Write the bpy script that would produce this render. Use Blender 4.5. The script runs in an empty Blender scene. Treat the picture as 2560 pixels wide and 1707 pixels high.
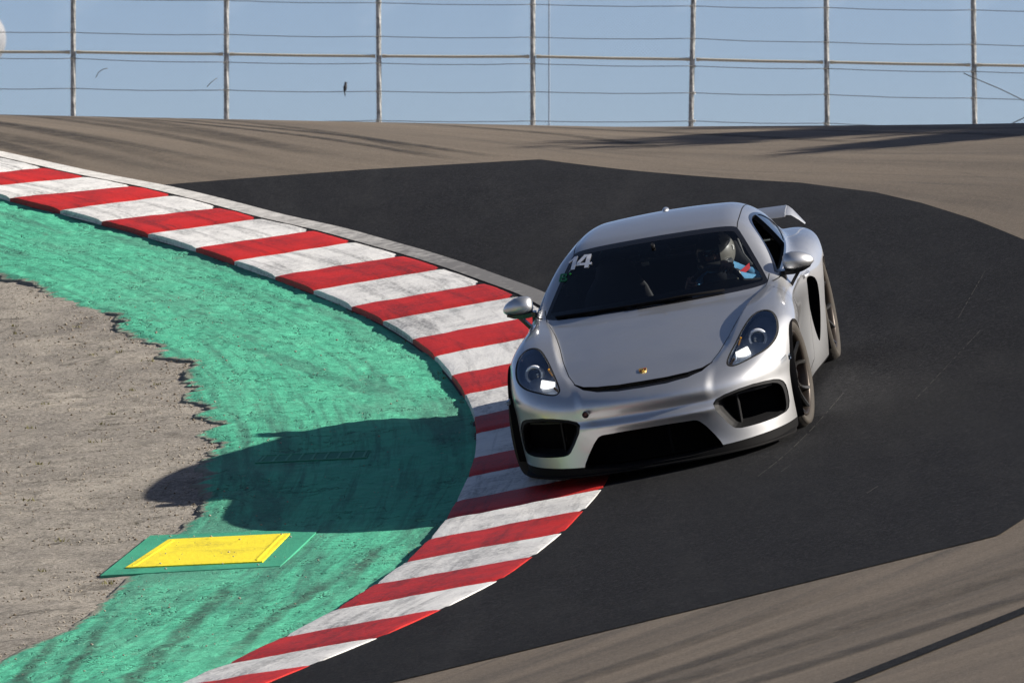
import bpy, bmesh, math, random
import numpy as np
from mathutils import Vector, Matrix

# ------------------------------------------------------------------ camera, sky, sun
scene = bpy.context.scene
COL = scene.collection
CAMLOC = (-0.9886, -44.7299, 0.7061)
cam_d = bpy.data.cameras.new('camera')
cam = bpy.data.objects.new('camera', cam_d)
COL.objects.link(cam)
cam.location = CAMLOC
cam.rotation_euler = (math.radians(90), 0, 0)
cam_d.sensor_width = 36.0
cam_d.lens = 18030.0 / 2560.0 * 36.0
cam_d.clip_start = 1.0
cam_d.clip_end = 20000.0
cam_d.dof.use_dof = True
cam_d.dof.focus_distance = 45.0
cam_d.dof.aperture_fstop = 16.0
scene.camera = cam

SUN_AZ = math.radians(92.0)      # from the view direction towards the right
SUN_EL = math.radians(29.9)
world = bpy.data.worlds.new('World')
scene.world = world
world.use_nodes = True
wn = world.node_tree.nodes
wl = world.node_tree.links
sky_n = wn.new('ShaderNodeTexSky')
sky_n.sky_type = 'NISHITA'
sky_n.sun_disc = False
sky_n.sun_elevation = SUN_EL
sky_n.sun_rotation = SUN_AZ
sky_n.altitude = 0.0
sky_n.air_density = 0.34
sky_n.dust_density = 0.65
sky_n.ozone_density = 0.0
wl.new(sky_n.outputs[0], wn['Background'].inputs[0])
wn['Background'].inputs[1].default_value = 0.082

sun_d = bpy.data.lights.new('sun', 'SUN')
sun_d.energy = 5.0
sun_d.angle = math.radians(0.53)
sun_d.color = (1.0, 0.93, 0.83)
sun = bpy.data.objects.new('sun', sun_d)
COL.objects.link(sun)
sdir = Vector((math.sin(SUN_AZ) * math.cos(SUN_EL), math.cos(SUN_AZ) * math.cos(SUN_EL), math.sin(SUN_EL)))
sun.rotation_euler = sdir.to_track_quat('Z', 'Y').to_euler()
sun.location = (30, 0, 20)

vs = scene.view_settings
vs.view_transform = 'Standard'
vs.look = 'None'
vs.gamma = 1.0
vs.exposure = 0.75
vs.use_curve_mapping = False
scene.cycles.use_denoising = True

# ------------------------------------------------------------------ helpers
rng = np.random.default_rng(7)
random.seed(7)


def link(o, parent=None):
    COL.objects.link(o)
    if parent is not None:
        o.parent = parent
    return o


def tag(o, label=None, cat=None, group=None, kind=None):
    if label:
        o['label'] = label
    if cat:
        o['category'] = cat
    if group:
        o['group'] = group
    if kind:
        o['kind'] = kind
    return o


def empty(name, loc=(0, 0, 0)):
    o = bpy.data.objects.new(name, None)
    o.location = loc
    o.empty_display_size = 0.1
    COL.objects.link(o)
    return o


def mesh_obj(name, V, F, mat=None, parent=None, smooth=False, normals=None):
    me = bpy.data.meshes.new(name)
    V = np.asarray(V, dtype=np.float64)
    if isinstance(F, np.ndarray):
        n, k = F.shape
        me.vertices.add(len(V))
        me.vertices.foreach_set('co', V.astype(np.float32).ravel())
        me.loops.add(n * k)
        me.loops.foreach_set('vertex_index', F.astype(np.int32).ravel())
        me.polygons.add(n)
        me.polygons.foreach_set('loop_start', np.arange(0, n * k, k, dtype=np.int32))
        me.update(calc_edges=True)
        me.validate(clean_customdata=False)
    else:
        me.from_pydata([tuple(v) for v in V], [], [tuple(f) for f in F])
        me.update()
    if smooth:
        me.polygons.foreach_set('use_smooth', np.ones(len(me.polygons), dtype=bool))
    if normals is not None:
        me.normals_split_custom_set_from_vertices([tuple(x) for x in normals])
    if mat:
        me.materials.append(mat)
    o = bpy.data.objects.new(name, me)
    return link(o, parent)


class MB:
    """collects simple shapes into one mesh"""
    def __init__(self):
        self.v = []
        self.f = []

    def add(self, vs_, fs):
        n = len(self.v)
        self.v += [tuple(p) for p in vs_]
        self.f += [tuple(i + n for i in f) for f in fs]
        return self

    def box(self, c, s, rot=None, bevel=0.0):
        x, y, z = s[0] / 2, s[1] / 2, s[2] / 2
        if bevel > 0:
            b = bevel
            bm = bmesh.new()
            bmesh.ops.create_cube(bm, size=1.0)
            for v in bm.verts:
                v.co = Vector((v.co.x * s[0], v.co.y * s[1], v.co.z * s[2]))
            bmesh.ops.bevel(bm, geom=list(bm.edges), offset=b, segments=2, affect='EDGES', profile=0.5)
            vs_ = [v.co.copy() for v in bm.verts]
            bm.verts.index_update()
            fs = [[v.index for v in f.verts] for f in bm.faces]
            bm.free()
        else:
            vs_ = [Vector((sx * x, sy * y, sz * z)) for sx in (-1, 1) for sy in (-1, 1) for sz in (-1, 1)]
            fs = [(0, 1, 3, 2), (4, 6, 7, 5), (0, 4, 5, 1), (2, 3, 7, 6), (0, 2, 6, 4), (1, 5, 7, 3)]
        if rot is not None:
            vs_ = [rot @ v for v in vs_]
        c = Vector(c)
        return self.add([v + c for v in vs_], fs)

    def tube(self, pts, r, n=8, cap=True, closed=False):
        pts = [Vector(p) for p in pts]
        m = len(pts)
        rr = r if hasattr(r, '__len__') else [r] * m
        rings = []
        up = None
        for i, p in enumerate(pts):
            if closed:
                t = pts[(i + 1) % m] - pts[i - 1]
            else:
                t = pts[min(i + 1, m - 1)] - pts[max(i - 1, 0)]
            t.normalize()
            if up is None:
                up = t.orthogonal().normalized()
            up = (up - t * up.dot(t)).normalized()
            s = t.cross(up)
            rings.append([p + (up * math.cos(a) + s * math.sin(a)) * rr[i] for a in [2 * math.pi * k / n for k in range(n)]])
        vs_ = [v for rg in rings for v in rg]
        fs = []
        for i in range(m if closed else m - 1):
            j = (i + 1) % m
            for k in range(n):
                fs.append((i * n + k, i * n + (k + 1) % n, j * n + (k + 1) % n, j * n + k))
        if cap and not closed:
            fs.append(tuple(range(n))[::-1])
            fs.append(tuple((m - 1) * n + k for k in range(n)))
        return self.add(vs_, fs)

    def lathe(self, prof, n=48, axis='x', c=(0, 0, 0)):
        """prof: list of (a, r): position on the axis and radius"""
        vs_ = []
        for a, r in prof:
            for k in range(n):
                t = 2 * math.pi * k / n
                p = (a, r * math.cos(t), r * math.sin(t))
                if axis == 'y':
                    p = (r * math.cos(t), a, r * math.sin(t))
                if axis == 'z':
                    p = (r * math.cos(t), r * math.sin(t), a)
                vs_.append((p[0] + c[0], p[1] + c[1], p[2] + c[2]))
        fs = []
        for i in range(len(prof) - 1):
            for k in range(n):
                fs.append((i * n + k, i * n + (k + 1) % n, (i + 1) * n + (k + 1) % n, (i + 1) * n + k))
        return self.add(vs_, fs)

    def loft(self, rings, cap=True, closed=True):
        n = len(rings[0])
        vs_ = [v for r in rings for v in r]
        fs = []
        for i in range(len(rings) - 1):
            for k in range(n if closed else n - 1):
                fs.append((i * n + k, i * n + (k + 1) % n, (i + 1) * n + (k + 1) % n, (i + 1) * n + k))
        if cap and closed:
            fs.append(tuple(range(n))[::-1])
            fs.append(tuple((len(rings) - 1) * n + k for k in range(n)))
        return self.add(vs_, fs)

    def transform(self, M):
        self.v = [tuple(M @ Vector(p)) for p in self.v]
        return self

    def build(self, name, mat, parent=None, smooth=False, sharp=None):
        o = mesh_obj(name, self.v, self.f, mat, parent, smooth)
        bm = bmesh.new()
        bm.from_mesh(o.data)
        bmesh.ops.recalc_face_normals(bm, faces=bm.faces)
        bm.to_mesh(o.data)
        bm.free()
        if sharp is not None:
            o.data.set_sharp_from_angle(angle=math.radians(sharp))
        return o


def copy_tree(o, parent=None):
    c = o.copy()
    COL.objects.link(c)
    c.parent = parent
    for ch in list(o.children):
        copy_tree(ch, c)
    return c


# value noise -----------------------------------------------------------------
_perm = np.random.default_rng(3).random((256, 256))


def vnoise(x, y):
    xi = np.floor(x).astype(int)
    yi = np.floor(y).astype(int)
    fx = x - xi
    fy = y - yi
    fx = fx * fx * (3 - 2 * fx)
    fy = fy * fy * (3 - 2 * fy)
    a = _perm[xi & 255, yi & 255]
    b = _perm[(xi + 1) & 255, yi & 255]
    c = _perm[xi & 255, (yi + 1) & 255]
    d = _perm[(xi + 1) & 255, (yi + 1) & 255]
    return (a * (1 - fx) + b * fx) * (1 - fy) + (c * (1 - fx) + d * fx) * fy


def fbm(x, y, o=4, g=0.5):
    s = 0
    a = 1
    t = 0
    for i in range(o):
        s = s + a * vnoise(x * 2 ** i + 17.3 * i, y * 2 ** i + 9.1 * i)
        t += a
        a *= g
    return s / t


# ------------------------------------------------------------------ materials
class NT:
    def __init__(self, name):
        self.m = bpy.data.materials.new(name)
        self.m.use_nodes = True
        self.t = self.m.node_tree
        self.b = self.t.nodes['Principled BSDF']
        self.out = self.t.nodes['Material Output']

    def n(self, typ, ins=None, **props):
        nd = self.t.nodes.new(typ)
        for k, v in props.items():
            setattr(nd, k, v)
        for k, v in (ins or {}).items():
            self.set(nd.inputs[k], v)
        return nd

    def set(self, sock, v):
        if hasattr(v, 'is_linked') or isinstance(v, bpy.types.NodeSocket):
            self.t.links.new(v, sock)
        elif isinstance(v, bpy.types.Node):
            self.t.links.new(v.outputs[0], sock)
        else:
            if isinstance(v, (tuple, list)) and len(v) == 3 and len(sock.default_value) == 4:
                v = (*v, 1.0)
            sock.default_value = v

    def p(self, **kw):
        for k, v in kw.items():
            self.set(self.b.inputs[k.replace('_', ' ')], v)
        return self

    def coord(self, scale=(1, 1, 1), rot=(0, 0, 0), src='Object'):
        tc = self.n('ShaderNodeTexCoord')
        mp = self.n('ShaderNodeMapping', {'Vector': tc.outputs[src], 'Scale': scale, 'Rotation': rot})
        return mp.outputs[0]

    def noise(self, vec, scale=5.0, detail=4.0, rough=0.55, dist=0.0):
        return self.n('ShaderNodeTexNoise', {'Vector': vec, 'Scale': scale, 'Detail': detail, 'Roughness': rough, 'Distortion': dist}).outputs[0]

    def ramp(self, fac, stops):
        r = self.n('ShaderNodeValToRGB', {'Fac': fac})
        e = r.color_ramp.elements
        while len(e) < len(stops):
            e.new(0.5)
        for el, (p, c) in zip(e, stops):
            el.position = p
            el.color = (c, c, c, 1) if not hasattr(c, '__len__') else (*c, 1)
        return r.outputs[0]

    def mix(self, fac, a, b, mode='MIX'):
        m = self.n('ShaderNodeMix', data_type='RGBA', blend_type=mode)
        self.set(m.inputs[0], fac)
        self.set(m.inputs[6], a)
        self.set(m.inputs[7], b)
        return m.outputs[2]

    def math(self, op, a, b=0.0):
        m = self.n('ShaderNodeMath', operation=op)
        self.set(m.inputs[0], a)
        self.set(m.inputs[1], b)
        return m.outputs[0]

    def bump(self, height, strength=0.5, dist=0.01, nrm=None):
        b = self.n('ShaderNodeBump', {'Height': height, 'Strength': strength, 'Distance': dist})
        if nrm is not None:
            self.set(b.inputs['Normal'], nrm)
        return b.outputs[0]


def simple(name, col, rough=0.5, metal=0.0, noise_amt=0.12, noise_scale=8.0, coat=0.0, spec=0.5, **kw):
    t = NT(name)
    v = t.coord()
    nz = t.noise(v, noise_scale, 4.0)
    d = tuple(max(0.0, c * (1 - noise_amt)) for c in col)
    l = tuple(min(1.0, c * (1 + noise_amt)) for c in col)
    t.p(Base_Color=t.mix(nz, d, l), Roughness=rough, Metallic=metal)
    t.b.inputs['Coat Weight'].default_value = coat
    t.b.inputs['Coat Roughness'].default_value = 0.06
    t.b.inputs['Specular IOR Level'].default_value = spec
    for k, val in kw.items():
        t.b.inputs[k.replace('_', ' ')].default_value = val
    return t.m

# ------------------------------------------------------------------ terrain
KERB_L = np.array([(-18.0, 38.0), (-11.0, 26.0), (-7.5, 20.0), (-5.32,16.27),(-5.12,15.95),(-4.71,15.28),(-4.29,14.51),(-3.90,13.75),(-3.51,12.93),(-3.16,12.07),(-2.80,11.09),(-2.44,10.08),(-2.17,9.15),(-1.91,8.20),(-1.70,7.18),(-1.53,6.19),(-1.40,5.14),(-1.30,4.13),(-1.23,3.09),(-1.22,2.25),(-1.22,1.53),(-1.26,0.71),(-1.33,-0.17),(-1.39,-0.95),(-1.48,-1.77),(-1.59,-2.79),(-1.76,-3.89),(-1.99,-5.04),(-2.21,-5.80),(-2.49,-6.64),(-2.71,-7.13),(-3.2,-8.1),(-4.2,-9.6),(-6.5,-12.2),(-10.,-15.)])
BL = [(-7.3,19.45),(-6.8,18.65),(-6.35,17.95),(-5.95,17.3),(-5.55,16.7),(-5.13,16.12),(-4.71,15.34),(-4.30,14.65),(-3.90,13.83),(-3.51,12.93),(-3.16,12.10),(-2.79,11.15),(-2.45,10.24),(-2.17,9.21),(-1.91,8.28),(-1.70,7.18),(-1.53,6.19),(-1.40,5.17),(-1.30,4.19),(-1.24,3.11),(-1.22,2.40),(-1.22,1.40),(-1.25,0.73),(-1.31,-0.16),(-1.38,-0.86),(-1.47,-1.69),(-1.58,-2.83),(-1.76,-3.83),(-1.97,-4.86),(-2.21,-5.80),(-2.48,-6.62),(-2.71,-7.18),(-3.12,-7.98),(-3.6,-8.75),(-4.15,-9.5)]
BR = [(-6.45,19.95),(-5.95,19.15),(-5.5,18.4),(-5.06,17.66),(-4.66,17.0),(-4.21,16.34),(-3.84,15.67),(-3.42,14.81),(-3.07,14.03),(-2.60,13.11),(-2.26,12.26),(-1.86,11.23),(-1.53,10.25),(-1.22,9.19),(-0.96,8.25),(-0.75,7.14),(-0.58,6.14),(-0.46,5.11),(-0.36,4.11),(-0.29,3.02),(-0.28,2.30),(-0.28,1.29),(-0.31,0.60),(-0.37,-0.30),(-0.44,-1.01),(-0.56,-1.94),(-0.69,-3.10),(-0.86,-4.17),(-1.04,-5.16),(-1.34,-6.09),(-1.66,-6.91),(-2.0,-7.55),(-2.42,-8.45),(-2.9,-9.25),(-3.5,-10.05)]
FIRST_RED = 1     # the second block of the list is red
APRON_L = np.array([(-16.,34.),(-7.0,16.0),(-5.9,14.1),(-5.05,12.55),(-4.82,12.15),(-4.66,11.74),(-4.49,11.22),(-4.31,10.58),(-4.11,10.14),(-3.91,9.26),(-3.68,8.58),(-3.61,7.88),(-3.43,7.45),(-3.33,6.85),(-3.32,6.42),(-3.22,5.52),(-3.16,4.86),(-3.07,4.20),(-2.99,2.99),(-2.98,2.09),(-3.00,1.41),(-2.98,0.44),(-3.08,-0.13),(-3.13,-0.26),(-3.20,-0.68),(-3.29,-1.29),(-3.31,-2.22),(-3.41,-3.67),(-3.49,-4.31),(-3.69,-5.02),(-3.78,-5.38),(-4.3,-7.0),(-6.,-10.5),(-9.,-14.)])
_o = np.argsort(KERB_L[:, 1]); KLY, KLX_ = KERB_L[_o, 1], KERB_L[_o, 0]
_o = np.argsort(APRON_L[:, 1]); ALY, ALX = APRON_L[_o, 1], APRON_L[_o, 0]
_r = np.array(BR + [(-7.5, 21.5), (-11.0, 27.5), (-17.5, 39.0), (-4.6, -11.3), (-8.5, -14.8)])
_o = np.argsort(_r[:, 1]); KRY, KRX = _r[_o, 1], _r[_o, 0]


def smooth_interp(Y, ys, xs, w=0.35):
    return (np.interp(Y - w, ys, xs) + 2 * np.interp(Y, ys, xs) + np.interp(Y + w, ys, xs)) / 4


def kerbL(Y): return smooth_interp(Y, KLY, KLX_)
def kerbR(Y): return smooth_interp(Y, KRY, KRX)
def apronL(Y): return smooth_interp(Y, ALY, ALX, 0.1)


def sm(t):
    t = np.clip(t, 0, 1)
    return t * t * (3 - 2 * t)


def sint(d, a, L):
    d = np.maximum(d, 0)
    t = np.minimum(d / L, 1)
    return a * (L * (t ** 3 - .5 * t ** 4) + np.maximum(d - L, 0))


def hgt(X, Y):
    """height of the hillside: steep banked drop at the car, crest behind it, level beyond"""
    X = np.asarray(X, float)
    Y = np.asarray(Y, float)
    Xc = np.where(X > 9, 9 + 4 * np.tanh((X - 9) / 8.), np.where(X < -7, -7 + 4 * np.tanh((X + 7) / 8.), X))
    z = .14509 * Y + sint(Y - 8, -.24509, 32)
    z = z + sint(Y - 42, .10, 30)
    z = z + sint(.8 - Y, .14509 - .062, 3.5)
    z = z + sint(-9 - Y, .062, 14)
    c = .215 - .235 * sm((Y - 4) / 20.)
    z = z + .022 * (1 - sm((Y - 4) / 20.)) + c * Xc + .025 * np.maximum(Xc, 0) * sm((Y - 4) / 20.)
    e = np.interp(Y, KLY[3:-3], KLX_[3:-3])
    z = z + np.maximum(e - Xc, 0) * np.maximum(c - .085, 0)
    return z


def sheet(name, rows, xa, xb, ncol, dz, mat, attr=False, power=1.0, parent=None, noise=None):
    """a strip of terrain between the lines x=xa(Y) and x=xb(Y)"""
    rows = np.asarray(rows)
    t = np.linspace(0, 1, ncol) ** power
    Y = np.repeat(rows[:, None], ncol, 1)
    A = xa(rows)[:, None]
    B = xb(rows)[:, None]
    X = A + (B - A) * t[None]
    Z = hgt(X, Y) + dz
    if noise is not None:
        Z = Z + noise(X, Y, t[None])
    V = np.stack([X, Y, Z], -1).reshape(-1, 3)
    n, m = X.shape
    i = np.arange(n * m).reshape(n, m)
    F = np.stack([i[:-1, :-1], i[:-1, 1:], i[1:, 1:], i[1:, :-1]], -1).reshape(-1, 4)
    if rows[1] < rows[0]:
        F = F[:, ::-1]
    o = mesh_obj(name, V, F, mat, parent, smooth=True)
    if attr:
        d = (X - kerbR(Y)) * 0.93
        a = o.data.attributes.new('across', 'FLOAT', 'POINT')
        a.data.foreach_set('value', d.astype(np.float32).ravel())
        a = o.data.attributes.new('frac', 'FLOAT', 'POINT')
        a.data.foreach_set('value', np.broadcast_to(t[None], X.shape).astype(np.float32).ravel())
        a = o.data.attributes.new('along', 'FLOAT', 'POINT')
        a.data.foreach_set('value', Y.astype(np.float32).ravel())
    return o


# --- surfaces
def mat_old_ground():
    t = NT('weathered_old_asphalt')
    v = t.coord()
    big = t.noise(v, 0.8, 5, 0.6, 0.6)
    mid = t.noise(v, 5, 6, 0.7, 0.4)
    fine = t.noise(v, 75, 3, 0.8)
    grit = t.noise(v, 38, 4, 0.8)
    base = t.mix(t.ramp(big, [(0.36, 0), (0.62, 1)]), (0.225, 0.205, 0.182), (0.37, 0.335, 0.285))
    base = t.mix(t.ramp(mid, [(0.36, 0.8), (0.54, 0)]), base, (0.185, 0.17, 0.148))
    # stone grains, dark and pale
    base = t.mix(t.ramp(grit, [(0.36, 0.9), (0.48, 0)]), base, (0.075, 0.064, 0.048))
    base = t.mix(t.ramp(grit, [(0.55, 0), (0.68, 0.85)]), base, (0.52, 0.48, 0.42))
    base = t.mix(t.ramp(fine, [(0.60, 0), (0.75, 0.7)]), base, (0.58, 0.55, 0.49))
    base = t.mix(t.ramp(fine, [(0.26, 0.8), (0.40, 0)]), base, (0.07, 0.06, 0.045))
    # pits and short broken cracks with dirt and moss in them
    pit = t.math('MULTIPLY', t.ramp(t.noise(t.coord((0.7, 1.5, 1)), 3.2, 6, 0.72, 0.7), [(0.60, 0), (0.655, 1)]), t.ramp(grit, [(0.40, 1), (0.60, 0.1)]))
    base = t.mix(t.math('MULTIPLY', pit, 0.85), base, (0.05, 0.043, 0.024))
    dv = t.n('ShaderNodeVectorMath', {0: t.coord((0.8, 0.5, 1)), 1: t.n('ShaderNodeTexNoise', {'Vector': v, 'Scale': 2.0, 'Detail': 5.0}).outputs[1]}, operation='ADD').outputs[0]
    vor = t.n('ShaderNodeTexVoronoi', {'Vector': dv, 'Scale': 0.7}, feature='DISTANCE_TO_EDGE').outputs[0]
    crack = t.math('MULTIPLY', t.ramp(vor, [(0.0, 1), (0.016, 0)]), t.ramp(t.noise(v, 1.3, 3), [(0.50, 0), (0.58, 1)]))
    base = t.mix(t.math('MULTIPLY', crack, 0.6), base, (0.05, 0.045, 0.035))
    hgt_ = t.math('ADD', t.math('MULTIPLY', mid, 0.5), t.math('ADD', t.math('MULTIPLY', grit, 0.55), t.math('ADD', t.math('MULTIPLY', fine, 0.4), t.math('MULTIPLY', pit, -0.8))))
    t.p(Base_Color=base, Roughness=0.95, Normal=t.bump(hgt_, 0.7, 0.022))
    t.b.inputs['Specular IOR Level'].default_value = 0.2
    return t.m


def mat_green():
    t = NT('green_painted_asphalt')
    v = t.coord()
    big = t.noise(v, 0.9, 4, 0.6, 0.4)
    mid = t.noise(v, 9, 6, 0.65, 0.3)
    fine = t.noise(v, 55, 4, 0.7)
    base = t.mix(t.ramp(mid, [(0.3, 0), (0.7, 1)]), (0.075, 0.42, 0.26), (0.115, 0.57, 0.355))
    # rubbed-off and rubber-darkened bands that run along the kerb
    ac = t.n('ShaderNodeAttribute', attribute_name='across').outputs['Fac']
    al = t.n('ShaderNodeAttribute', attribute_name='along').outputs['Fac']
    vs_ = t.n('ShaderNodeCombineXYZ', {'X': t.math('ADD', t.math('MULTIPLY', ac, 1.9), t.math('MULTIPLY', al, 0.10)), 'Y': t.math('MULTIPLY', al, 0.16), 'Z': 1.3}).outputs[0]
    st = t.noise(vs_, 1.3, 8, 0.68, 0.5)
    base = t.mix(t.math('MULTIPLY', t.ramp(st, [(0.48, 0), (0.60, 0.9)]), t.ramp(fine, [(0.28, 0.35), (0.56, 1)])), base, (0.070, 0.20, 0.150))
    brush = t.noise(t.n('ShaderNodeCombineXYZ', {'X': t.math('MULTIPLY', ac, 16.0), 'Y': t.math('MULTIPLY', al, 0.7), 'Z': 4.0}).outputs[0], 1.0, 5, 0.65, 0.4)
    base = t.mix(t.ramp(brush, [(0.48, 0), (0.66, 0.7)]), base, (0.055, 0.20, 0.145))
    base = t.mix(t.ramp(t.noise(vs_, 4.5, 6, 0.7, 0.8), [(0.62, 0), (0.74, 0.6)]), base, (0.06, 0.13, 0.10))
    # cracks: dark, broken lines mostly across the slope
    dv = t.n('ShaderNodeVectorMath', {0: t.coord((0.45, 1.35, 1)), 1: t.n('ShaderNodeTexNoise', {'Vector': v, 'Scale': 3.5, 'Detail': 5.0}).outputs[1]}, operation='ADD').outputs[0]
    vor = t.n('ShaderNodeTexVoronoi', {'Vector': dv, 'Scale': 2.2}, feature='DISTANCE_TO_EDGE').outputs[0]
    crack = t.math('MULTIPLY', t.ramp(vor, [(0.0, 1), (0.030, 0)]), t.ramp(t.noise(v, 2.2, 4, 0.6), [(0.45, 0), (0.56, 1)]))
    base = t.mix(t.math('MULTIPLY', crack, 0.65), base, (0.015, 0.06, 0.05))
    base = t.mix(t.ramp(mid, [(0.22, 0.6), (0.34, 0)]), base, (0.03, 0.11, 0.085))
    base = t.mix(t.ramp(t.noise(v, 130, 2, 0.6), [(0.24, 0.3), (0.36, 0)]), base, (0.02, 0.09, 0.07))
    # black tyre marks in the near part
    sep = t.n('ShaderNodeSeparateXYZ', {0: v})
    wob = t.math('MULTIPLY', t.math('SUBTRACT', t.noise(v, 0.9, 2), 0.5), 0.22)
    rag = t.ramp(t.noise(v, 16, 4, 0.7), [(0.34, 0.35), (0.52, 1)])
    for (x0, y0, x1, y1, w) in TYRE_MARKS:
        k = (x1 - x0) / (y1 - y0)
        px_ = t.math('ADD', t.math('ADD', t.math('MULTIPLY', t.math('SUBTRACT', sep.outputs[1], y0), k), x0), wob)
        d = t.math('ABSOLUTE', t.math('SUBTRACT', sep.outputs[0], px_))
        m1 = t.ramp(t.math('DIVIDE', d, w), [(0.35, 1), (1.0, 0)])
        f0 = t.n('ShaderNodeMapRange', {0: sep.outputs[1], 1: y0, 2: y0 - 0.5}, clamp=True).outputs[0]
        f1 = t.n('ShaderNodeMapRange', {0: sep.outputs[1], 1: y1, 2: y1 + 0.9}, clamp=True).outputs[0]
        m1 = t.math('MULTIPLY', t.math('MULTIPLY', m1, t.math('MULTIPLY', f0, f1)), rag)
        base = t.mix(t.math('MULTIPLY', m1, 0.8), base, (0.045, 0.085, 0.068))
    worn = t.math('MULTIPLY', t.ramp(t.noise(v, 1.7, 7, 0.72, 0.4), [(0.60, 0), (0.70, 1)]), t.ramp(t.noise(v, 24, 4, 0.7), [(0.42, 0), (0.58, 1)]))
    base = t.mix(t.math('MULTIPLY', worn, 0.75), base, (0.14, 0.17, 0.14))
    base = t.mix(t.math('MULTIPLY', t.ramp(big, [(0.45, 0), (0.72, 1)]), 0.35), base, (0.16, 0.46, 0.31))
    fr = t.n('ShaderNodeAttribute', attribute_name='frac').outputs['Fac']
    dusty = t.math('SUBTRACT', t.math('ADD', t.noise(v, 7, 7, 0.78, 0.3), 0.30), t.math('MULTIPLY', fr, 7.0))
    base = t.mix(t.ramp(dusty, [(0.52, 0), (0.66, 0.9)]), base, (0.27, 0.245, 0.205))
    spk = t.ramp(t.noise(v, 34, 1, 0.5), [(0.775, 0), (0.80, 1)])
    base = t.mix(spk, base, (0.42, 0.38, 0.28))
    ridg = t.noise(t.coord((0.6, 2.0, 1)), 12, 5, 0.7, 1.2)
    hh = t.math('ADD', t.math('MULTIPLY', ridg, 1.0), t.math('ADD', t.math('MULTIPLY', fine, 0.34), t.math('ADD', t.math('MULTIPLY', mid, 0.5), t.math('MULTIPLY', crack, -0.8))))
    t.p(Base_Color=base, Roughness=0.75, Normal=t.bump(hh, 0.7, 0.026))
    t.b.inputs['Specular IOR Level'].default_value = 0.25
    return t.m


TYRE_MARKS = [(-2.60, -2.7, -3.05, -7.6, 0.085), (-3.55, -4.6, -3.62, -8.0, 0.06), (-3.28, -4.3, -3.38, -8.0, 0.05), (-2.02, -3.0, -2.62, -6.6, 0.06), (-1.75, -1.4, -1.95, -3.6, 0.05)]


def mat_track():
    t = NT('racing_line_asphalt')
    v = t.coord()
    ac = t.n('ShaderNodeAttribute', attribute_name='across').outputs['Fac']
    al = t.n('ShaderNodeAttribute', attribute_name='along').outputs['Fac']
    comb = t.n('ShaderNodeCombineXYZ', {'X': t.math('MULTIPLY', ac, 1.6), 'Y': t.math('MULTIPLY', al, 0.05), 'Z': 0.0}).outputs[0]
    s1 = t.noise(comb, 1.1, 6, 0.68, 0.25)
    comb2 = t.n('ShaderNodeCombineXYZ', {'X': t.math('ADD', t.math('MULTIPLY', ac, 2.4), t.math('MULTIPLY', al, 0.20)), 'Y': t.math('MULTIPLY', al, 0.07), 'Z': 3.0}).outputs[0]
    s2 = t.noise(comb2, 1.2, 4, 0.6, 0.35)
    fine = t.noise(v, 120, 3, 0.7)
    med = t.noise(v, 0.8, 3, 0.6)
    grain = t.noise(v, 55, 3, 0.7)
    comb3 = t.n('ShaderNodeCombineXYZ', {'X': t.math('SUBTRACT', t.math('MULTIPLY', ac, 3.2), t.math('MULTIPLY', al, 0.55)), 'Y': t.math('MULTIPLY', al, 0.06), 'Z': 9.0}).outputs[0]
    s3 = t.noise(comb3, 1.1, 3, 0.6, 0.5)
    base = t.mix(t.ramp(s1, [(0.28, 0), (0.62, 1)]), (0.080, 0.066, 0.052), (0.190, 0.153, 0.114))
    base = t.mix(t.ramp(s2, [(0.57, 0), (0.70, 0.6)]), base, (0.055, 0.050, 0.046))
    base = t.mix(t.ramp(s3, [(0.62, 0), (0.72, 0.5)]), base, (0.042, 0.039, 0.036))
    base = t.mix(t.math('MULTIPLY', t.ramp(med, [(0.3, 0), (0.7, 1)]), 0.30), base, (0.20, 0.168, 0.135))
    big_g = t.noise(v, 26, 4, 0.8)
    base = t.mix(t.ramp(big_g, [(0.32, 0.5), (0.46, 0)]), base, (0.065, 0.056, 0.046))
    base = t.mix(t.ramp(big_g, [(0.56, 0), (0.70, 0.45)]), base, (0.30, 0.25, 0.195))
    base = t.mix(t.ramp(grain, [(0.30, 0.6), (0.46, 0)]), base, (0.06, 0.054, 0.048))
    base = t.mix(t.ramp(grain, [(0.56, 0), (0.72, 0.5)]), base, (0.27, 0.235, 0.195))
    base = t.mix(t.ramp(fine, [(0.32, 0.75), (0.48, 0)]), base, (0.04, 0.036, 0.032))
    base = t.mix(t.ramp(fine, [(0.58, 0), (0.78, 0.7)]), base, (0.26, 0.225, 0.185))
    t.p(Base_Color=base, Roughness=0.8, Normal=t.bump(fine, 0.5, 0.006))
    t.b.inputs['Specular IOR Level'].default_value = 0.3
    return t.m


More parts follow.
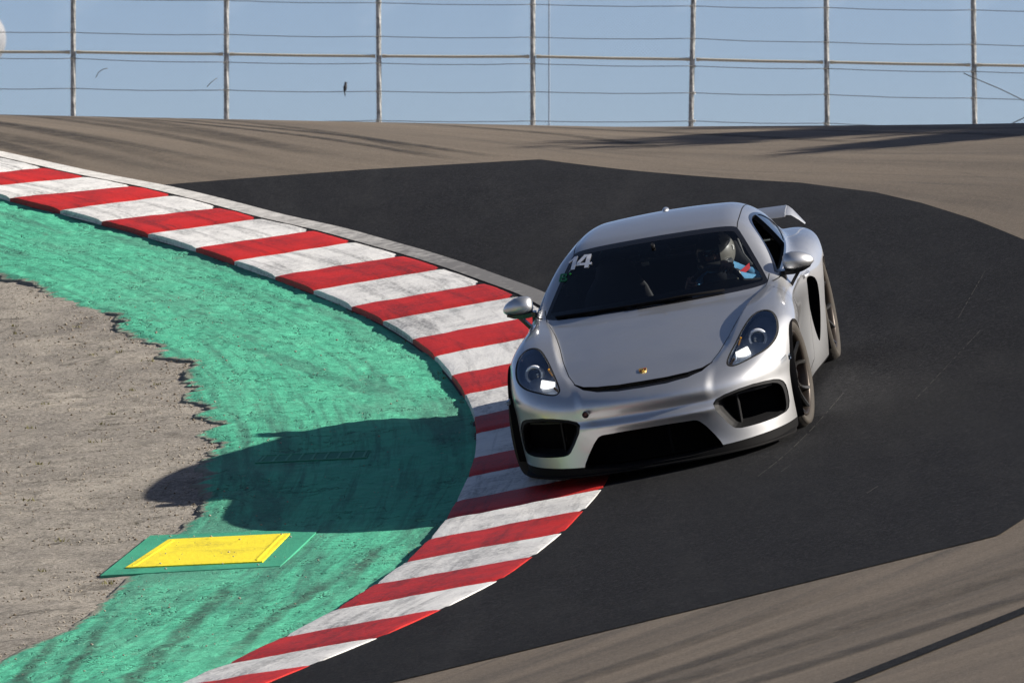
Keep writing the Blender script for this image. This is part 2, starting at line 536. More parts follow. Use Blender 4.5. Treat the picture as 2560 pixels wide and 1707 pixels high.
def mat_patch():
    t = NT('fresh_dark_asphalt')
    v = t.coord()
    fine = t.noise(v, 130, 3, 0.75)
    med = t.noise(v, 1.3, 4, 0.6)
    sl = t.noise(t.coord((1.8, 0.25, 1), (0, 0, math.radians(-20))), 1.4, 5, 0.65)
    base = t.mix(t.ramp(med, [(0.3, 0), (0.7, 1)]), (0.0050, 0.0056, 0.0074), (0.0100, 0.0107, 0.0130))
    base = t.mix(t.ramp(sl, [(0.50, 0), (0.74, 0.6)]), base, (0.024, 0.0243, 0.0255))
    big_g = t.noise(v, 24, 4, 0.8)
    base = t.mix(t.ramp(big_g, [(0.54, 0), (0.68, 0.8)]), base, (0.040, 0.040, 0.042))
    base = t.mix(t.ramp(big_g, [(0.30, 0.8), (0.44, 0)]), base, (0.003, 0.003, 0.004))
    base = t.mix(t.ramp(fine, [(0.55, 0), (0.75, 0.8)]), base, (0.038, 0.038, 0.039))
    base = t.mix(t.ramp(fine, [(0.28, 0.8), (0.42, 0)]), base, (0.008, 0.008, 0.009))
    grain = t.noise(v, 55, 3, 0.7)
    base = t.mix(t.ramp(grain, [(0.50, 0), (0.68, 0.8)]), base, (0.040, 0.040, 0.043))
    base = t.mix(t.ramp(t.noise(v, 22, 4, 0.7), [(0.28, 0.8), (0.46, 0)]), base, (0.005, 0.005, 0.006))
    dust = t.noise(t.coord((0.9, 0.16, 1), (0, 0, math.radians(-14))), 1.1, 5, 0.62, 0.4)
    base = t.mix(t.ramp(dust, [(0.52, 0), (0.76, 0.35)]), base, (0.030, 0.030, 0.030))
    t.p(Base_Color=base, Roughness=0.88, Normal=t.bump(fine, 0.5, 0.006))
    t.b.inputs['Specular IOR Level'].default_value = 0.12
    return t.m


def mat_kerb(name, col, worn, dirt):
    t = NT(name)
    v = t.coord()
    n1 = t.math('ADD', t.math('MULTIPLY', t.noise(v, 3.2, 5, 0.65, 0.5), 0.55), t.math('MULTIPLY', t.noise(v, 0.8, 3, 0.6, 0.5), 0.45))
    n2 = t.noise(v, 34, 5, 0.72)
    scr = t.noise(t.coord((1, 6, 1), (0, 0, math.radians(25))), 8, 4, 0.65)
    base = t.mix(t.ramp(n1, [(0.35, 0), (0.7, 1)]), col, worn)
    m = t.math('MULTIPLY', t.ramp(n1, [(0.45, 0), (0.62, 1)]), t.ramp(n2, [(0.40, 0), (0.60, 1)]))
    base = t.mix(t.math('MULTIPLY', m, 0.75), base, dirt)
    base = t.mix(t.ramp(scr, [(0.58, 0), (0.72, 0.6)]), base, dirt)
    base = t.mix(t.ramp(n2, [(0.24, 0.7), (0.34, 0)]), base, tuple(c * 0.35 for c in dirt))
    cs = t.n('ShaderNodeAttribute', attribute_name='cs').outputs['Fac']
    yy = t.n('ShaderNodeSeparateXYZ', {0: v}).outputs[1]
    sv = t.n('ShaderNodeCombineXYZ', {'X': t.math('MULTIPLY', cs, 5.5), 'Y': t.math('MULTIPLY', yy, 0.45), 'Z': 2.0}).outputs[0]
    stk = t.math('MULTIPLY', t.ramp(t.noise(sv, 1.2, 6, 0.7, 0.4), [(0.50, 0), (0.66, 1)]), t.ramp(n2, [(0.34, 0.2), (0.56, 1)]))
    stk = t.math('MULTIPLY', stk, t.ramp(cs, [(0.0, 0), (0.06, 1)]))
    base = t.mix(t.math('MULTIPLY', stk, 0.75), base, tuple(c * 0.6 for c in dirt))
    t.p(Base_Color=base, Roughness=0.55, Normal=t.bump(t.math('ADD', n2, t.math('MULTIPLY', n1, 0.6)), 0.45, 0.012))
    t.b.inputs['Specular IOR Level'].default_value = 0.35
    return t.m


M_old = mat_old_ground()
M_green = mat_green()
M_track = mat_track()
M_patch = mat_patch()
M_red = mat_kerb('red_kerb_paint', (0.60, 0.022, 0.016), (0.50, 0.02, 0.018), (0.13, 0.022, 0.022))
M_white = mat_kerb('white_kerb_paint', (0.86, 0.85, 0.82), (0.80, 0.785, 0.755), (0.24, 0.24, 0.24))
M_conc = simple('kerb_concrete', (0.055, 0.052, 0.05), 0.9, noise_amt=0.4, noise_scale=20)
def mat_line():
    t = NT('worn_white_line')
    v = t.coord()
    yy = t.n('ShaderNodeSeparateXYZ', {0: v}).outputs[1]
    wear = t.n('ShaderNodeMapRange', {0: yy, 1: 17.0, 2: 9.5}).outputs[0]
    n1 = t.noise(v, 9, 6, 0.72)
    f_ = t.ramp(t.math('ADD', t.math('MULTIPLY', wear, 0.55), n1), [(0.45, 0), (1.0, 1)])
    base = t.mix(f_, (0.74, 0.72, 0.68), (0.17, 0.165, 0.16))
    base = t.mix(t.ramp(t.noise(v, 45, 4, 0.7), [(0.28, 0.8), (0.42, 0)]), base, (0.09, 0.085, 0.08))
    t.p(Base_Color=base, Roughness=0.7, Normal=t.bump(n1, 0.4, 0.01))
    return t.m


M_line = mat_line()

# base sheet, to the horizon
gx = np.unique(np.concatenate([-np.geomspace(9, 3000, 40), np.arange(-9, 9.01, .06), np.geomspace(9.5, 3000, 40)]))
gy = np.unique(np.concatenate([-np.geomspace(14, 3000, 30), np.arange(-14, 30, .1), np.geomspace(30, 6000, 60)]))
GX, GY = np.meshgrid(gx, gy)
step = -0.054 + 0.006 * np.exp(-((GX + 3.45) / .5) ** 2 - ((GY + 1.2) / 1.2) ** 2) - 0.12 * sm((GX - apronL(GY) - 0.16) / 0.22)
relief = (fbm(GX * 1.3, GY * 1.3, 4) - 0.5) * 0.036 + (fbm(GX * 7, GY * 7, 3) - .5) * 0.016
GZ = hgt(GX, GY) + step + relief
ii = np.arange(GX.size).reshape(GX.shape)
ground = mesh_obj('ground', np.stack([GX, GY, GZ], -1).reshape(-1, 3),
                  np.stack([ii[:-1, :-1], ii[:-1, 1:], ii[1:, 1:], ii[1:, :-1]], -1).reshape(-1, 4), M_old, smooth=True)
tag(ground, 'weathered grey old asphalt and dirt inside the corner', None, None, 'structure')

# track
rows = np.concatenate([np.arange(-40, -14, 1.0), np.arange(-14, 34, .12), np.geomspace(34, 120, 30)])
track = sheet('track', rows, lambda Y: kerbR(Y) - 0.03, lambda Y: kerbR(Y) + 26 + 0 * Y, 160, 0.0, M_track, attr=True, power=2.2)
tag(track, 'sunlit brown-grey racing asphalt with dark rubber streaks', None, None, 'structure')

# fresh dark patch: its far and near edges are straight saw cuts
_far = np.array([(-3.95, 16.3), (-2.28, 16.57), (-0.75, 16.66), (0.38, 14.24), (1.29, 12.30), (1.80, 10.65), (2.08, 9.3), (2.36, 7.6), (2.62, 5.7), (3.0, 3.0), (3.3, 1.0)])
_near = np.array([(3.3, 1.0), (3.0, -4.0), (1.62, -7.97), (1.46, -8.49), (0.05, -8.87), (-1.49, -9.25), (-2.9, -9.55)])


def tri_cut(V, T, fv):
    """keep the part of a triangle sheet where the field is negative"""
    fv = np.where(np.abs(fv) < 1e-6, 1e-6, fv)
    s_ = fv[T] < 0
    c = s_.sum(1)
    out = [T[c == 3]]
    for cnt in (1, 2):
        X = T[c == cnt]
        sx = s_[c == cnt]
        lone = sx.argmax(1) if cnt == 1 else (~sx).argmax(1)
        r_ = np.arange(len(X))
        a, b, d = X[r_, lone], X[r_, (lone + 1) % 3], X[r_, (lone + 2) % 3]
        tp = (fv[a] / (fv[a] - fv[b]))[:, None]
        tq = (fv[a] / (fv[a] - fv[d]))[:, None]
        p = V[a] * (1 - tp) + V[b] * tp
        q = V[a] * (1 - tq) + V[d] * tq
        n0 = len(V)
        V = np.concatenate([V, p, q])
        fv = np.concatenate([fv, np.zeros(2 * len(p))])
        ip = n0 + r_
        iq = n0 + len(p) + r_
        out += [np.stack([a, ip, iq], 1)] if cnt == 1 else [np.stack([ip, b, d], 1), np.stack([ip, d, iq], 1)]
    T = np.concatenate(out)
    u, inv_ = np.unique(T, return_inverse=True)
    return V[u], np.ascontiguousarray(inv_.reshape(-1, 3))


def poly_sd(P, poly):
    poly = np.asarray(poly, float)
    d2 = np.full(len(P), 1e9)
    ins = np.zeros(len(P), bool)
    for i in range(len(poly)):
        a, b = poly[i], poly[(i + 1) % len(poly)]
        e = b - a
        w = P - a
        t_ = np.clip((w @ e) / max(e @ e, 1e-12), 0, 1)
        dd = w - t_[:, None] * e
        d2 = np.minimum(d2, (dd * dd).sum(1))
        if b[1] != a[1]:
            xi = a[0] + (P[:, 1] - a[1]) / (b[1] - a[1]) * e[0]
            ins ^= ((a[1] > P[:, 1]) != (b[1] > P[:, 1])) & (P[:, 0] < xi)
    return np.where(ins, -np.sqrt(d2), np.sqrt(d2))


def patch_mesh():
    rows_ = np.arange(-9.8, 16.9, .07)
    nx = 110
    a = kerbR(rows_) - 0.02
    t_ = np.linspace(0, 1, nx)
    X = a[:, None] + (4.2 - a)[:, None] * t_
    Y = np.repeat(rows_[:, None], nx, 1)
    V = np.stack([X, Y, 0 * X], -1).reshape(-1, 3)
    i = np.arange(X.size).reshape(X.shape)
    T = np.concatenate([np.stack([i[:-1, :-1], i[:-1, 1:], i[1:, 1:]], -1).reshape(-1, 3), np.stack([i[:-1, :-1], i[1:, 1:], i[1:, :-1]], -1).reshape(-1, 3)])
    poly = np.concatenate([[(-9., 16.0)], _far, _near, [(-9., -11.)]])
    V, T = tri_cut(V, T, poly_sd(V[:, :2], poly))
    V[:, 2] = hgt(V[:, 0], V[:, 1]) + 0.005
    return V, T


pv, pf = patch_mesh()
patch = mesh_obj('asphalt_patch', pv, pf, M_patch, smooth=True)
tag(patch, 'dark freshly repaved patch of asphalt under the car', None, None, 'structure')

# narrow dark strip laid over the foreground asphalt
def ribbon(name, pts, w0, w1, dz, mat, n=60):
    pts = np.array(pts)
    s = np.linspace(0, 1, n)
    P = np.stack([np.interp(s, np.linspace(0, 1, len(pts)), pts[:, k]) for k in (0, 1)], 1)
    T = np.gradient(P, axis=0)
    T /= np.linalg.norm(T, axis=1)[:, None]
    N = np.stack([-T[:, 1], T[:, 0]], 1)
    w = (w0 + (w1 - w0) * s)[:, None]
    nn = 4
    rows_ = [P + N * w * (k / (nn - 1) - .5) for k in range(nn)]
    A = np.stack(rows_, 1)
    Z = hgt(A[..., 0], A[..., 1]) + dz
    V = np.concatenate([A, Z[..., None]], -1).reshape(-1, 3)
    i = np.arange(n * nn).reshape(n, nn)
    F = np.stack([i[:-1, :-1], i[1:, :-1], i[1:, 1:], i[:-1, 1:]], -1).reshape(-1, 4)
    return mesh_obj(name, V, F, mat, smooth=True)


fg_strip = ribbon('dark_strip', [(-1.2, -15.9), (0.5, -13.42), (1.33, -12.1), (2.3, -10.6), (4.2, -8.0)], 0.16, 0.12, 0.006, M_patch)
tag(fg_strip, 'narrow dark strip across the foreground asphalt', None, None, 'structure')

# rubber skid marks laid over the old asphalt
def mat_skid():
    t = NT('rubber_skid')
    v = t.coord()
    tr = t.n('ShaderNodeBsdfTransparent')
    t.p(Base_Color=(0.030, 0.028, 0.027), Roughness=0.8)
    ac = t.n('ShaderNodeAttribute', attribute_name='edge').outputs['Fac']
    f_ = t.math('MULTIPLY', t.ramp(t.noise(v, 5, 6, 0.75), [(0.3, 0.15), (0.7, 0.85)]), ac)
    mx = t.n('ShaderNodeMixShader', {0: f_, 1: tr.outputs[0], 2: t.b.outputs[0]})
    t.t.links.new(mx.outputs[0], t.out.inputs[0])
    return t.m


M_skid = mat_skid()


def skid(ya, yb, da, db, w, bow, strength):
    n = 60
    s_ = np.linspace(0, 1, n)
    Yc = ya + (yb - ya) * s_
    Xc = kerbR(Yc) + da + (db - da) * s_ + bow * np.sin(np.pi * s_)
    T_ = np.stack([np.gradient(Xc), np.gradient(Yc)], 1)
    T_ /= np.linalg.norm(T_, axis=1)[:, None]
    N_ = np.stack([-T_[:, 1], T_[:, 0]], 1)
    cols = np.linspace(-.5, .5, 5)
    A = np.stack([np.stack([Xc, Yc], 1) + N_ * w * c_ for c_ in cols], 1)
    Z = hgt(A[..., 0], A[..., 1]) + 0.0035 + 0.0004 * skid.k
    skid.k = (skid.k + 1) % 3
    V = np.concatenate([A, Z[..., None]], -1).reshape(-1, 3)
    i = np.arange(n * 5).reshape(n, 5)
    F = np.stack([i[:-1, :-1], i[1:, :-1], i[1:, 1:], i[:-1, 1:]], -1).reshape(-1, 4)
    o = mesh_obj('skid_mark', V, F, M_skid, track, smooth=True)
    e = np.minimum(1, np.minimum(s_, 1 - s_) * 5)[:, None] * np.array([0, .9, 1, .9, 0])[None] * strength
    a = o.data.attributes.new('edge', 'FLOAT', 'POINT')
    a.data.foreach_set('value', e.astype(np.float32).ravel())
    return o


skid.k = 0
for (ya, yb, da, db, w, bow, st_) in ((33, 16.9, 2.3, 1.1, .30, .35, .75), (31, 17.0, 2.9, 1.9, .22, .5, .65), (30, 16.6, 1.2, .75, .38, .1, .6), (32, 18, 4.2, 2.5, .26, .6, .55), (29, 17.0, 1.9, 1.4, .20, .25, .6), (28, 17.1, 3.3, 2.5, .42, .2, .45),
                                      (26.5, 17.3, 4.9, 3.3, .22, .3, .7), (23.5, 17.0, 3.7, 3.2, .16, .15, 1.0), (23.5, 17.0, 4.0, 3.6, .16, .15, 1.0), (24.5, 16.8, 6.4, 5.0, .22, .3, .7),
                                      (23, 15.5, 7.2, 5.9, .22, .2, .7), (24, 17.5, .9, .3, .3, .1, .7), (22, 13.5, 8.2, 6.2, .2, .2, .6), (20, 10.5, 8.6, 5.6, .2, .2, .55),
                                      (-9.2, -14, 3.6, 3.4, .3, .1, .5), (-9.5, -15, 5.2, 4.7, .34, .1, .6), (-10.2, -15, 4.4, 4.6, .28, .1, .6), (-10.6, -15.5, 6.2, 5.9, .3, .1, .7)):
    skid(ya, yb, da, db, w, bow, st_)

# pale scratches left by cars on the fresh asphalt
M_scr = simple('pale_scratch', (0.036, 0.034, 0.03), 0.8, noise_amt=0.5, noise_scale=40)
SV, SF = [], []
for k in range(9):
    y0 = rng.uniform(-8.0, 9.0)
    x0 = kerbR(np.array([y0]))[0] + rng.uniform(0.25, 3.2)
    ln = rng.uniform(0.15, 1.1) if k > 5 else rng.uniform(1.6, 3.0)
    dx, dy = (0.16 + 0.12 * rng.random() - 0.05 * (y0 > 0), 1.0)
    p = np.array([x0, y0])
    s0 = 0.0
    while s0 < ln:
        dl = rng.uniform(0.05, 0.30)
        a = p + np.array([dx, dy]) * s0
        b = p + np.array([dx, dy]) * (s0 + dl)
        if b[0] < 2.3 and b[0] > kerbR(np.array([b[1]]))[0] + .1:
            wq = rng.uniform(0.0008, 0.0022)
            n0 = len(SV)
            for q, sg in ((a, -1), (a, 1), (b, 1), (b, -1)):
                SV.append((q[0] + sg * wq, q[1], float(hgt(q[0], q[1])) + 0.0075))
            SF.append((n0, n0 + 1, n0 + 2, n0 + 3))
        s0 += dl + rng.uniform(0.01, 0.10)
scr = mesh_obj('tyre_scratches', SV, np.array(SF), M_scr, patch)
scr['kind'] = 'stuff'

# worn white line beside the kerb
wl_in = lambda Y: kerbR(Y) + 0.035
wl_out = lambda Y: kerbR(Y) + 0.19 + 0.05 * sm((Y - 8) / 6)
wline = sheet('edge_line', np.arange(6.0, 30, .12), wl_in, wl_out, 4, 0.010, M_line)
tag(wline, 'worn grey-white painted line along the track side of the kerb', None, None, 'structure')

# green apron, thick paint on lumpy asphalt with a ragged inner edge
def ragged(Y):
    n = (fbm(Y * 2.2, Y * 0 + 3.1, 5, 0.62) - 0.5) * 0.42 + (fbm(Y * 17, Y * 0 + 8.3, 3, .6) - .5) * 0.12
    k = sm((Y + 1.0) / 2.0) * 0.85 + 0.15
    return apronL(Y) + n * k


def apron_noise(X, Y, t):
    lumps = (fbm(X * 5.5, Y * 4.0, 4) - .5) * 0.020 + (np.abs(fbm(X * 9, Y * 16, 3) - .5)) * -0.026
    big = (fbm(X * 1.1, Y * 0.8, 3) - .5) * 0.03
    fade = np.clip((1 - t) * 18, 0, 1) * 1.0
    edge = np.where(t < 0.004, -0.02, 0.0) - 0.014 * np.clip(1 - t * 14, 0, 1)
    flat = sm((np.hypot((X + 2.8) / 1.0, (Y + 1.25) / 1.25) - 0.75) / 0.5) * sm((np.hypot((X + 2.28) / .62, (Y - 2.24) / .42) - 0.8) / 0.5)
    return (lumps * (0.35 + .65 * fade) + big) * flat - 0.012 * (1 - flat) + edge


apron = sheet('green_apron', np.arange(-13, 26, .026), ragged, lambda Y: kerbL(Y) + 0.02, 120, -0.030, M_green, attr=True, noise=apron_noise)
tag(apron, 'green painted run-off strip with ragged inner edge', None, None, 'structure')

# ------------------------------------------------------------------ kerb
KTOP = 0.012
rows = np.arange(-12, 24, .25)
kerb = sheet('kerb', rows, lambda Y: kerbL(Y) - 0.015, lambda Y: kerbR(Y) + 0.03, 8, -0.035, M_conc)
tag(kerb, 'raised kerb of red and white painted blocks round the corner', None, None, 'structure')


def kerb_block(i, red):
    a0, a1 = np.array(BL[i]), np.array(BL[i + 1])
    b0, b1 = np.array(BR[i]), np.array(BR[i + 1])
    nu, nv = 12, 26
    u = np.linspace(0, 1, nu)[:, None]
    s = np.linspace(0, 1, nv)[None]
    jit = (rng.random(4) - .5) * 0.02
    A = a0[None, None] * (1 - u[..., None]) + a1[None, None] * u[..., None]
    B = b0[None, None] * (1 - u[..., None]) + b1[None, None] * u[..., None]
    P = A * (1 - s[..., None]) + B * s[..., None]
    # follow the curved edges
    yl = A[..., 1]
    P[..., 0] += ((kerbL(yl) - A[..., 0]) * (1 - s) + (kerbR(B[..., 1]) - B[..., 0]) * s)
    X, Y = P[..., 0], P[..., 1]
    g = 0.006
    prof = np.minimum(1, np.minimum(u, 1 - u) / 0.06)
    prof = 1 - (1 - prof) ** 2
    hump = 0.007 * np.sin(np.pi * np.clip(u, 0, 1)) ** 0.7
    ends = np.minimum(1, np.minimum(s, 1 - s) / 0.025)
    ends = 1 - (1 - ends) ** 2
    Z = hgt(X, Y) + KTOP + (-0.010 * (1 - prof) + hump - 0.002) * 1.0 - 0.004 * (1 - ends)
    Z = Z + (fbm(X * 6, Y * 6, 3) - .5) * 0.010
    top = np.stack([np.broadcast_to(X, Z.shape), np.broadcast_to(Y, Z.shape), Z], -1).reshape(-1, 3)
    idx = np.arange(nu * nv).reshape(nu, nv)
    F = [(idx[r, c], idx[r + 1, c], idx[r + 1, c + 1], idx[r, c + 1]) for r in range(nu - 1) for c in range(nv - 1)]
    rim = list(idx[0, :]) + list(idx[1:, -1]) + list(idx[-1, -2::-1]) + list(idx[-2:0:-1, 0])
    low = top[rim] - np.array([0, 0, 0.085])
    n0 = len(top)
    V = np.concatenate([top, low])
    m = len(rim)
    for k in range(m):
        F.append((rim[k], rim[(k + 1) % m], n0 + (k + 1) % m, n0 + k))
    o = mesh_obj('kerb_block', V, [tuple(int(q) for q in f) for f in F], M_red if red else M_white, kerb, smooth=True)
    bm = bmesh.new()
    bm.from_mesh(o.data)
    bmesh.ops.recalc_face_normals(bm, faces=bm.faces)
    bm.to_mesh(o.data)
    bm.free()
    o.data.set_sharp_from_angle(angle=math.radians(50))
    a = o.data.attributes.new('cs', 'FLOAT', 'POINT')
    a.data.foreach_set('value', np.concatenate([np.broadcast_to(s, (nu, nv)).ravel(), np.full(m, 0.5)]).astype(np.float32))
    return o


for i in range(len(BL) - 1):
    kerb_block(i, i % 2 == FIRST_RED)

# ------------------------------------------------------------------ drain cover and trench drain on the apron
M_yellow = mat_kerb('yellow_steel_paint', (0.95, 0.79, 0.03), (0.90, 0.73, 0.03), (0.45, 0.36, 0.04))
M_gsteel = mat_kerb('green_steel_paint', (0.06, 0.36, 0.215), (0.05, 0.32, 0.19), (0.035, 0.18, 0.12))


def on_ground(x, y, dz):
    return Vector((x, y, float(hgt(x, y)) + dz))


def quad_slab(name, c, dz, thick, mat, parent, n=8, inset=0.0):
    c = [np.array(q, float) for q in c]
    ctr = sum(c) / 4
    c = [q + (ctr - q) * inset for q in c]
    zs = [float(hgt(q[0], q[1])) + dz for q in c]
    m = MB()
    top = [(q[0], q[1], z) for q, z in zip(c, zs)]
    bot = [(q[0], q[1], z - thick) for q, z in zip(c, zs)]
    m.add(top + bot, [(0, 1, 2, 3), (7, 6, 5, 4)] + [(k, k + 4, (k + 1) % 4 + 4, (k + 1) % 4) for k in range(4)])
    o = m.build(name, mat, parent)
    return o


PL = [(-3.31, -1.55), (-2.47, -1.83), (-2.34, -0.64), (-3.10, -0.46)]
PF = [(-3.44, -1.78), (-2.36, -2.08), (-2.17, -0.54), (-3.22, -0.22)]
dc = empty('drain_cover', on_ground(-2.8, -1.2, 0))
tag(dc, 'yellow steel drain cover set in a green frame on the apron', 'drain cover')
inv = dc.matrix_basis.inverted()


def frame_bar(a, b, c_, d):
    return quad_slab('frame_side', [a, b, c_, d], -0.038, 0.09, M_gsteel, None)


bars = [frame_bar(PF[k], PF[(k + 1) % 4], PL[(k + 1) % 4], PL[k]) for k in range(4)]
plate = quad_slab('cover_plate', PL, -0.031, 0.06, M_yellow, None, inset=0.012)
lips = []
for k in (0, 2):
    a, b, c_, d = [np.array(PL[j]) for j in (k, (k + 1) % 4, (k + 2) % 4, (k + 3) % 4)]
    p0, p1 = (PL[3], PL[0]) if k == 0 else (PL[1], PL[2])
    ctr = np.mean(PL, 0)
    q0 = np.array(p0) + (ctr - np.array(p0)) * 0.10
    q1 = np.array(p1) + (ctr - np.array(p1)) * 0.10
    q0b = np.array(p0) + (ctr - np.array(p0)) * 0.14
    q1b = np.array(p1) + (ctr - np.array(p1)) * 0.14
    lips.append(quad_slab('edge_strip', [q0, q1, q1b, q0b], -0.026, 0.02, M_yellow, None))
for o in bars + [plate] + lips:
    o.parent = dc
    o.matrix_parent_inverse = inv

DR = [(-2.66, 2.18), (-1.93, 2.00), (-1.91, 2.30), (-2.62, 2.47)]
dg = empty('trench_drain', on_ground(-2.3, 2.27, 0))
tag(dg, 'slotted green trench drain in the shade on the apron', 'drain')
inv = dg.matrix_basis.inverted()
M_dark = simple('dark_green_channel', (0.048, 0.25, 0.165), 0.9)
items = [quad_slab('channel', DR, -0.038, 0.05, M_dark, None)]
D4 = [np.array(q) for q in DR]
for k in range(9):
    s = (k + .3) / 8.6
    a = D4[0] + (D4[1] - D4[0]) * s
    b = D4[3] + (D4[2] - D4[3]) * s
    e = (D4[1] - D4[0]) * 0.010
    items.append(quad_slab('grate_bar', [a - e, a + e, b + e, b - e], -0.034, 0.04, M_gsteel, None))
for (p, q, r_, s_) in ((0, 1, 2, 3), (3, 2, 1, 0)):
    a, b = D4[p], D4[q]
    c_, d = D4[r_], D4[s_]
    items.append(quad_slab('grate_rail', [a, b, b + (c_ - b) * .07, a + (d - a) * .07], -0.033, 0.05, M_gsteel, None))
for o in items:
    o.parent = dg
    o.matrix_parent_inverse = inv

# ------------------------------------------------------------------ catch fence on the far side
FY = 70.0
FD = FY - CAMLOC[1]


def fpt(u, v, dy=0.0):
    """a point of the fence plane from image coordinates (u,v in image pixels, projected from the camera)"""
    return Vector((CAMLOC[0] + (u - 1280) / 18030.0 * FD, FY + dy, CAMLOC[2] + (853.5 - v) / 18030.0 * FD))


M_galv = None
def mat_galv():
    t = NT('galvanised_steel')
    v = t.coord((1, 1, 0.7))
    n1 = t.noise(v, 17, 3, 0.7)
    base = t.mix(t.ramp(n1, [(0.35, 0), (0.65, 1)]), (0.22, 0.225, 0.22), (0.56, 0.56, 0.54))
    t.p(Base_Color=base, Roughness=0.5, Metallic=0.25)
    return t.m


M_galv = mat_galv()
M_wire = simple('tension_wire_steel', (0.09, 0.09, 0.09), 0.6, 0.3)
M_rail = simple('weathered_fence_rail', (0.56, 0.51, 0.40), 0.6, 0.1, noise_amt=0.3, noise_scale=30)
M_link = simple('chain_link_wire', (0.22, 0.24, 0.27), 0.5, 0.2)

fence = empty('catch_fence', (0, FY, float(hgt(0, FY))))
tag(fence, 'tall chain-link catch fence with galvanised posts along the crest', 'fence')
fi = fence.matrix_basis.inverted()
posts = [(-200, -200), (183, 183), (566, 566), (945, 948), (1332, 1332), (1737, 1727), (2064, 2068), (2431, 2437), (2810, 2812)]
WIRES = {82: [75, 82, 87, 92, 94, 97, 106, 112, 116], 147: [142, 147, 156, 159, 160, 166, 172, 180, 184],
         222: [219, 222, 226, 229, 230, 233, 237, 246, 250], 300: [312, 308, 301, 302, 303, 303, 309, 318, 322],
         12: [-12, -5, 2, 8, 12, 16, 20, 26, 30], -60: [-80, -72, -68, -62, -60, -57, -50, -44, -40]}
RAIL = [128, 131, 136, 141, 142, 149, 156, 163, 168]
fence_parts = []
for k, (ut, ub) in enumerate(posts):
    m = MB()
    top = fpt(ut, -170)
    bot = fpt(ub, 330)
    zb = float(hgt(bot.x, FY)) - 0.3
    low = bot + (bot - top) * ((bot.z - zb) / (top.z - bot.z))
    m.tube([low, bot, top], 0.042, 12)
    m.tube([top, top + Vector((0, 0, 0.03))], [0.05, 0.03], 12)
    for w in WIRES.values():       # tie bands
        p = fpt(ut + (ub - ut) * 0.5, w[k])
        m.tube([p - Vector((0, 0, 0.02)), p + Vector((0, 0, 0.02))], 0.047, 10)
    fence_parts.append(m.build('post', M_galv, None, smooth=True, sharp=40))
for w in WIRES.values():
    m = MB()
    for k in range(len(posts) - 1):
        a = fpt(sum(posts[k]) / 2, w[k], -0.06)
        b = fpt(sum(posts[k + 1]) / 2, w[k + 1], -0.06)
        pts = []
        for j in range(13):
            s = j / 12
            p = a.lerp(b, s)
            p.z += -0.018 * math.sin(math.pi * s) + (random.random() - .5) * 0.005
            pts.append(p)
        m.tube(pts, 0.0058, 5)
    fence_parts.append(m.build('tension_wire', M_wire, None, smooth=True))
for k in range(len(posts) - 1):
    a = fpt(sum(posts[k]) / 2 + 8, RAIL[k], -0.02)
    b = fpt(sum(posts[k + 1]) / 2 - 8, RAIL[k + 1], -0.02)
    m = MB()
    m.tube([a, a.lerp(b, .5) + Vector((0, 0, -.006)), b], 0.022, 10)
    m.tube([a, a.lerp(b, .03)], 0.028, 10)
    m.tube([b.lerp(a, .03), b], 0.028, 10)
    fence_parts.append(m.build('rail', M_rail, None, smooth=True, sharp=40))
# woven wire mesh: two families of zigzag wires, each wire real
m = MB()
x0, x1 = fpt(-220, 0).x, fpt(2830, 0).x
z0, z1 = 1.3, fpt(0, -165).z
pitch = 0.0566
n = int((x1 - x0 + (z1 - z0)) / pitch) + 2
H_ = z1 - z0
r = 0.0016
for sgn in (-1, 1):
    for k in range(n):
        xs_ = x0 - (H_ if sgn > 0 else 0) + k * pitch
        a = Vector((xs_, FY + 0.056 + 0.003 * sgn, z0))
        b = Vector((xs_ + sgn * H_, FY + 0.056 + 0.003 * sgn, z1))
        # clip to the fence width
        if sgn > 0:
            if a.x < x0:
                a = a + (b - a) * ((x0 - a.x) / (b.x - a.x))
            if b.x > x1:
                b = b - (b - a) * ((b.x - x1) / (b.x - a.x)) if b.x > a.x else b
        else:
            if a.x > x1:
                a = a + (b - a) * ((a.x - x1) / (a.x - b.x))
            if b.x < x0:
                b = b + (a - b) * ((x0 - b.x) / (a.x - b.x))
        if (b - a).length < 0.05 or a.x > x1 or b.x < x0 - .01 and a.x < x0:
            continue
        d = (b - a).normalized()
        s = Vector((d.z, 0, -d.x)) * r
        q = Vector((0, -r, 0))
        m.add([a + s, a - s, a + q, b + s, b - s, b + q], [(0, 2, 5, 3), (2, 1, 4, 5), (1, 0, 3, 4)])
link_mesh = m.build('chain_link_mesh', M_link, None)
link_mesh['kind'] = 'stuff'
fence_parts.append(link_mesh)
# slack diagonal stay cables at the right
m = MB()
m.tube([fpt(2408, 184, -.1), fpt(2434, 196, -.1), fpt(2500, 224, -.12), fpt(2570, 258, -.12), fpt(2700, 318, -.12)], 0.008, 6)
fence_parts.append(m.build('stay_cable', M_wire, None, smooth=True))
m = MB()
m.tube([fpt(2530, 309, -.1), fpt(2560, 295, -.1), fpt(2640, 250, -.1)], 0.009, 6)
fence_parts.append(m.build('stay_cable', M_wire, None, smooth=True))
for o in fence_parts:
    o.parent = fence
    o.matrix_parent_inverse = fi

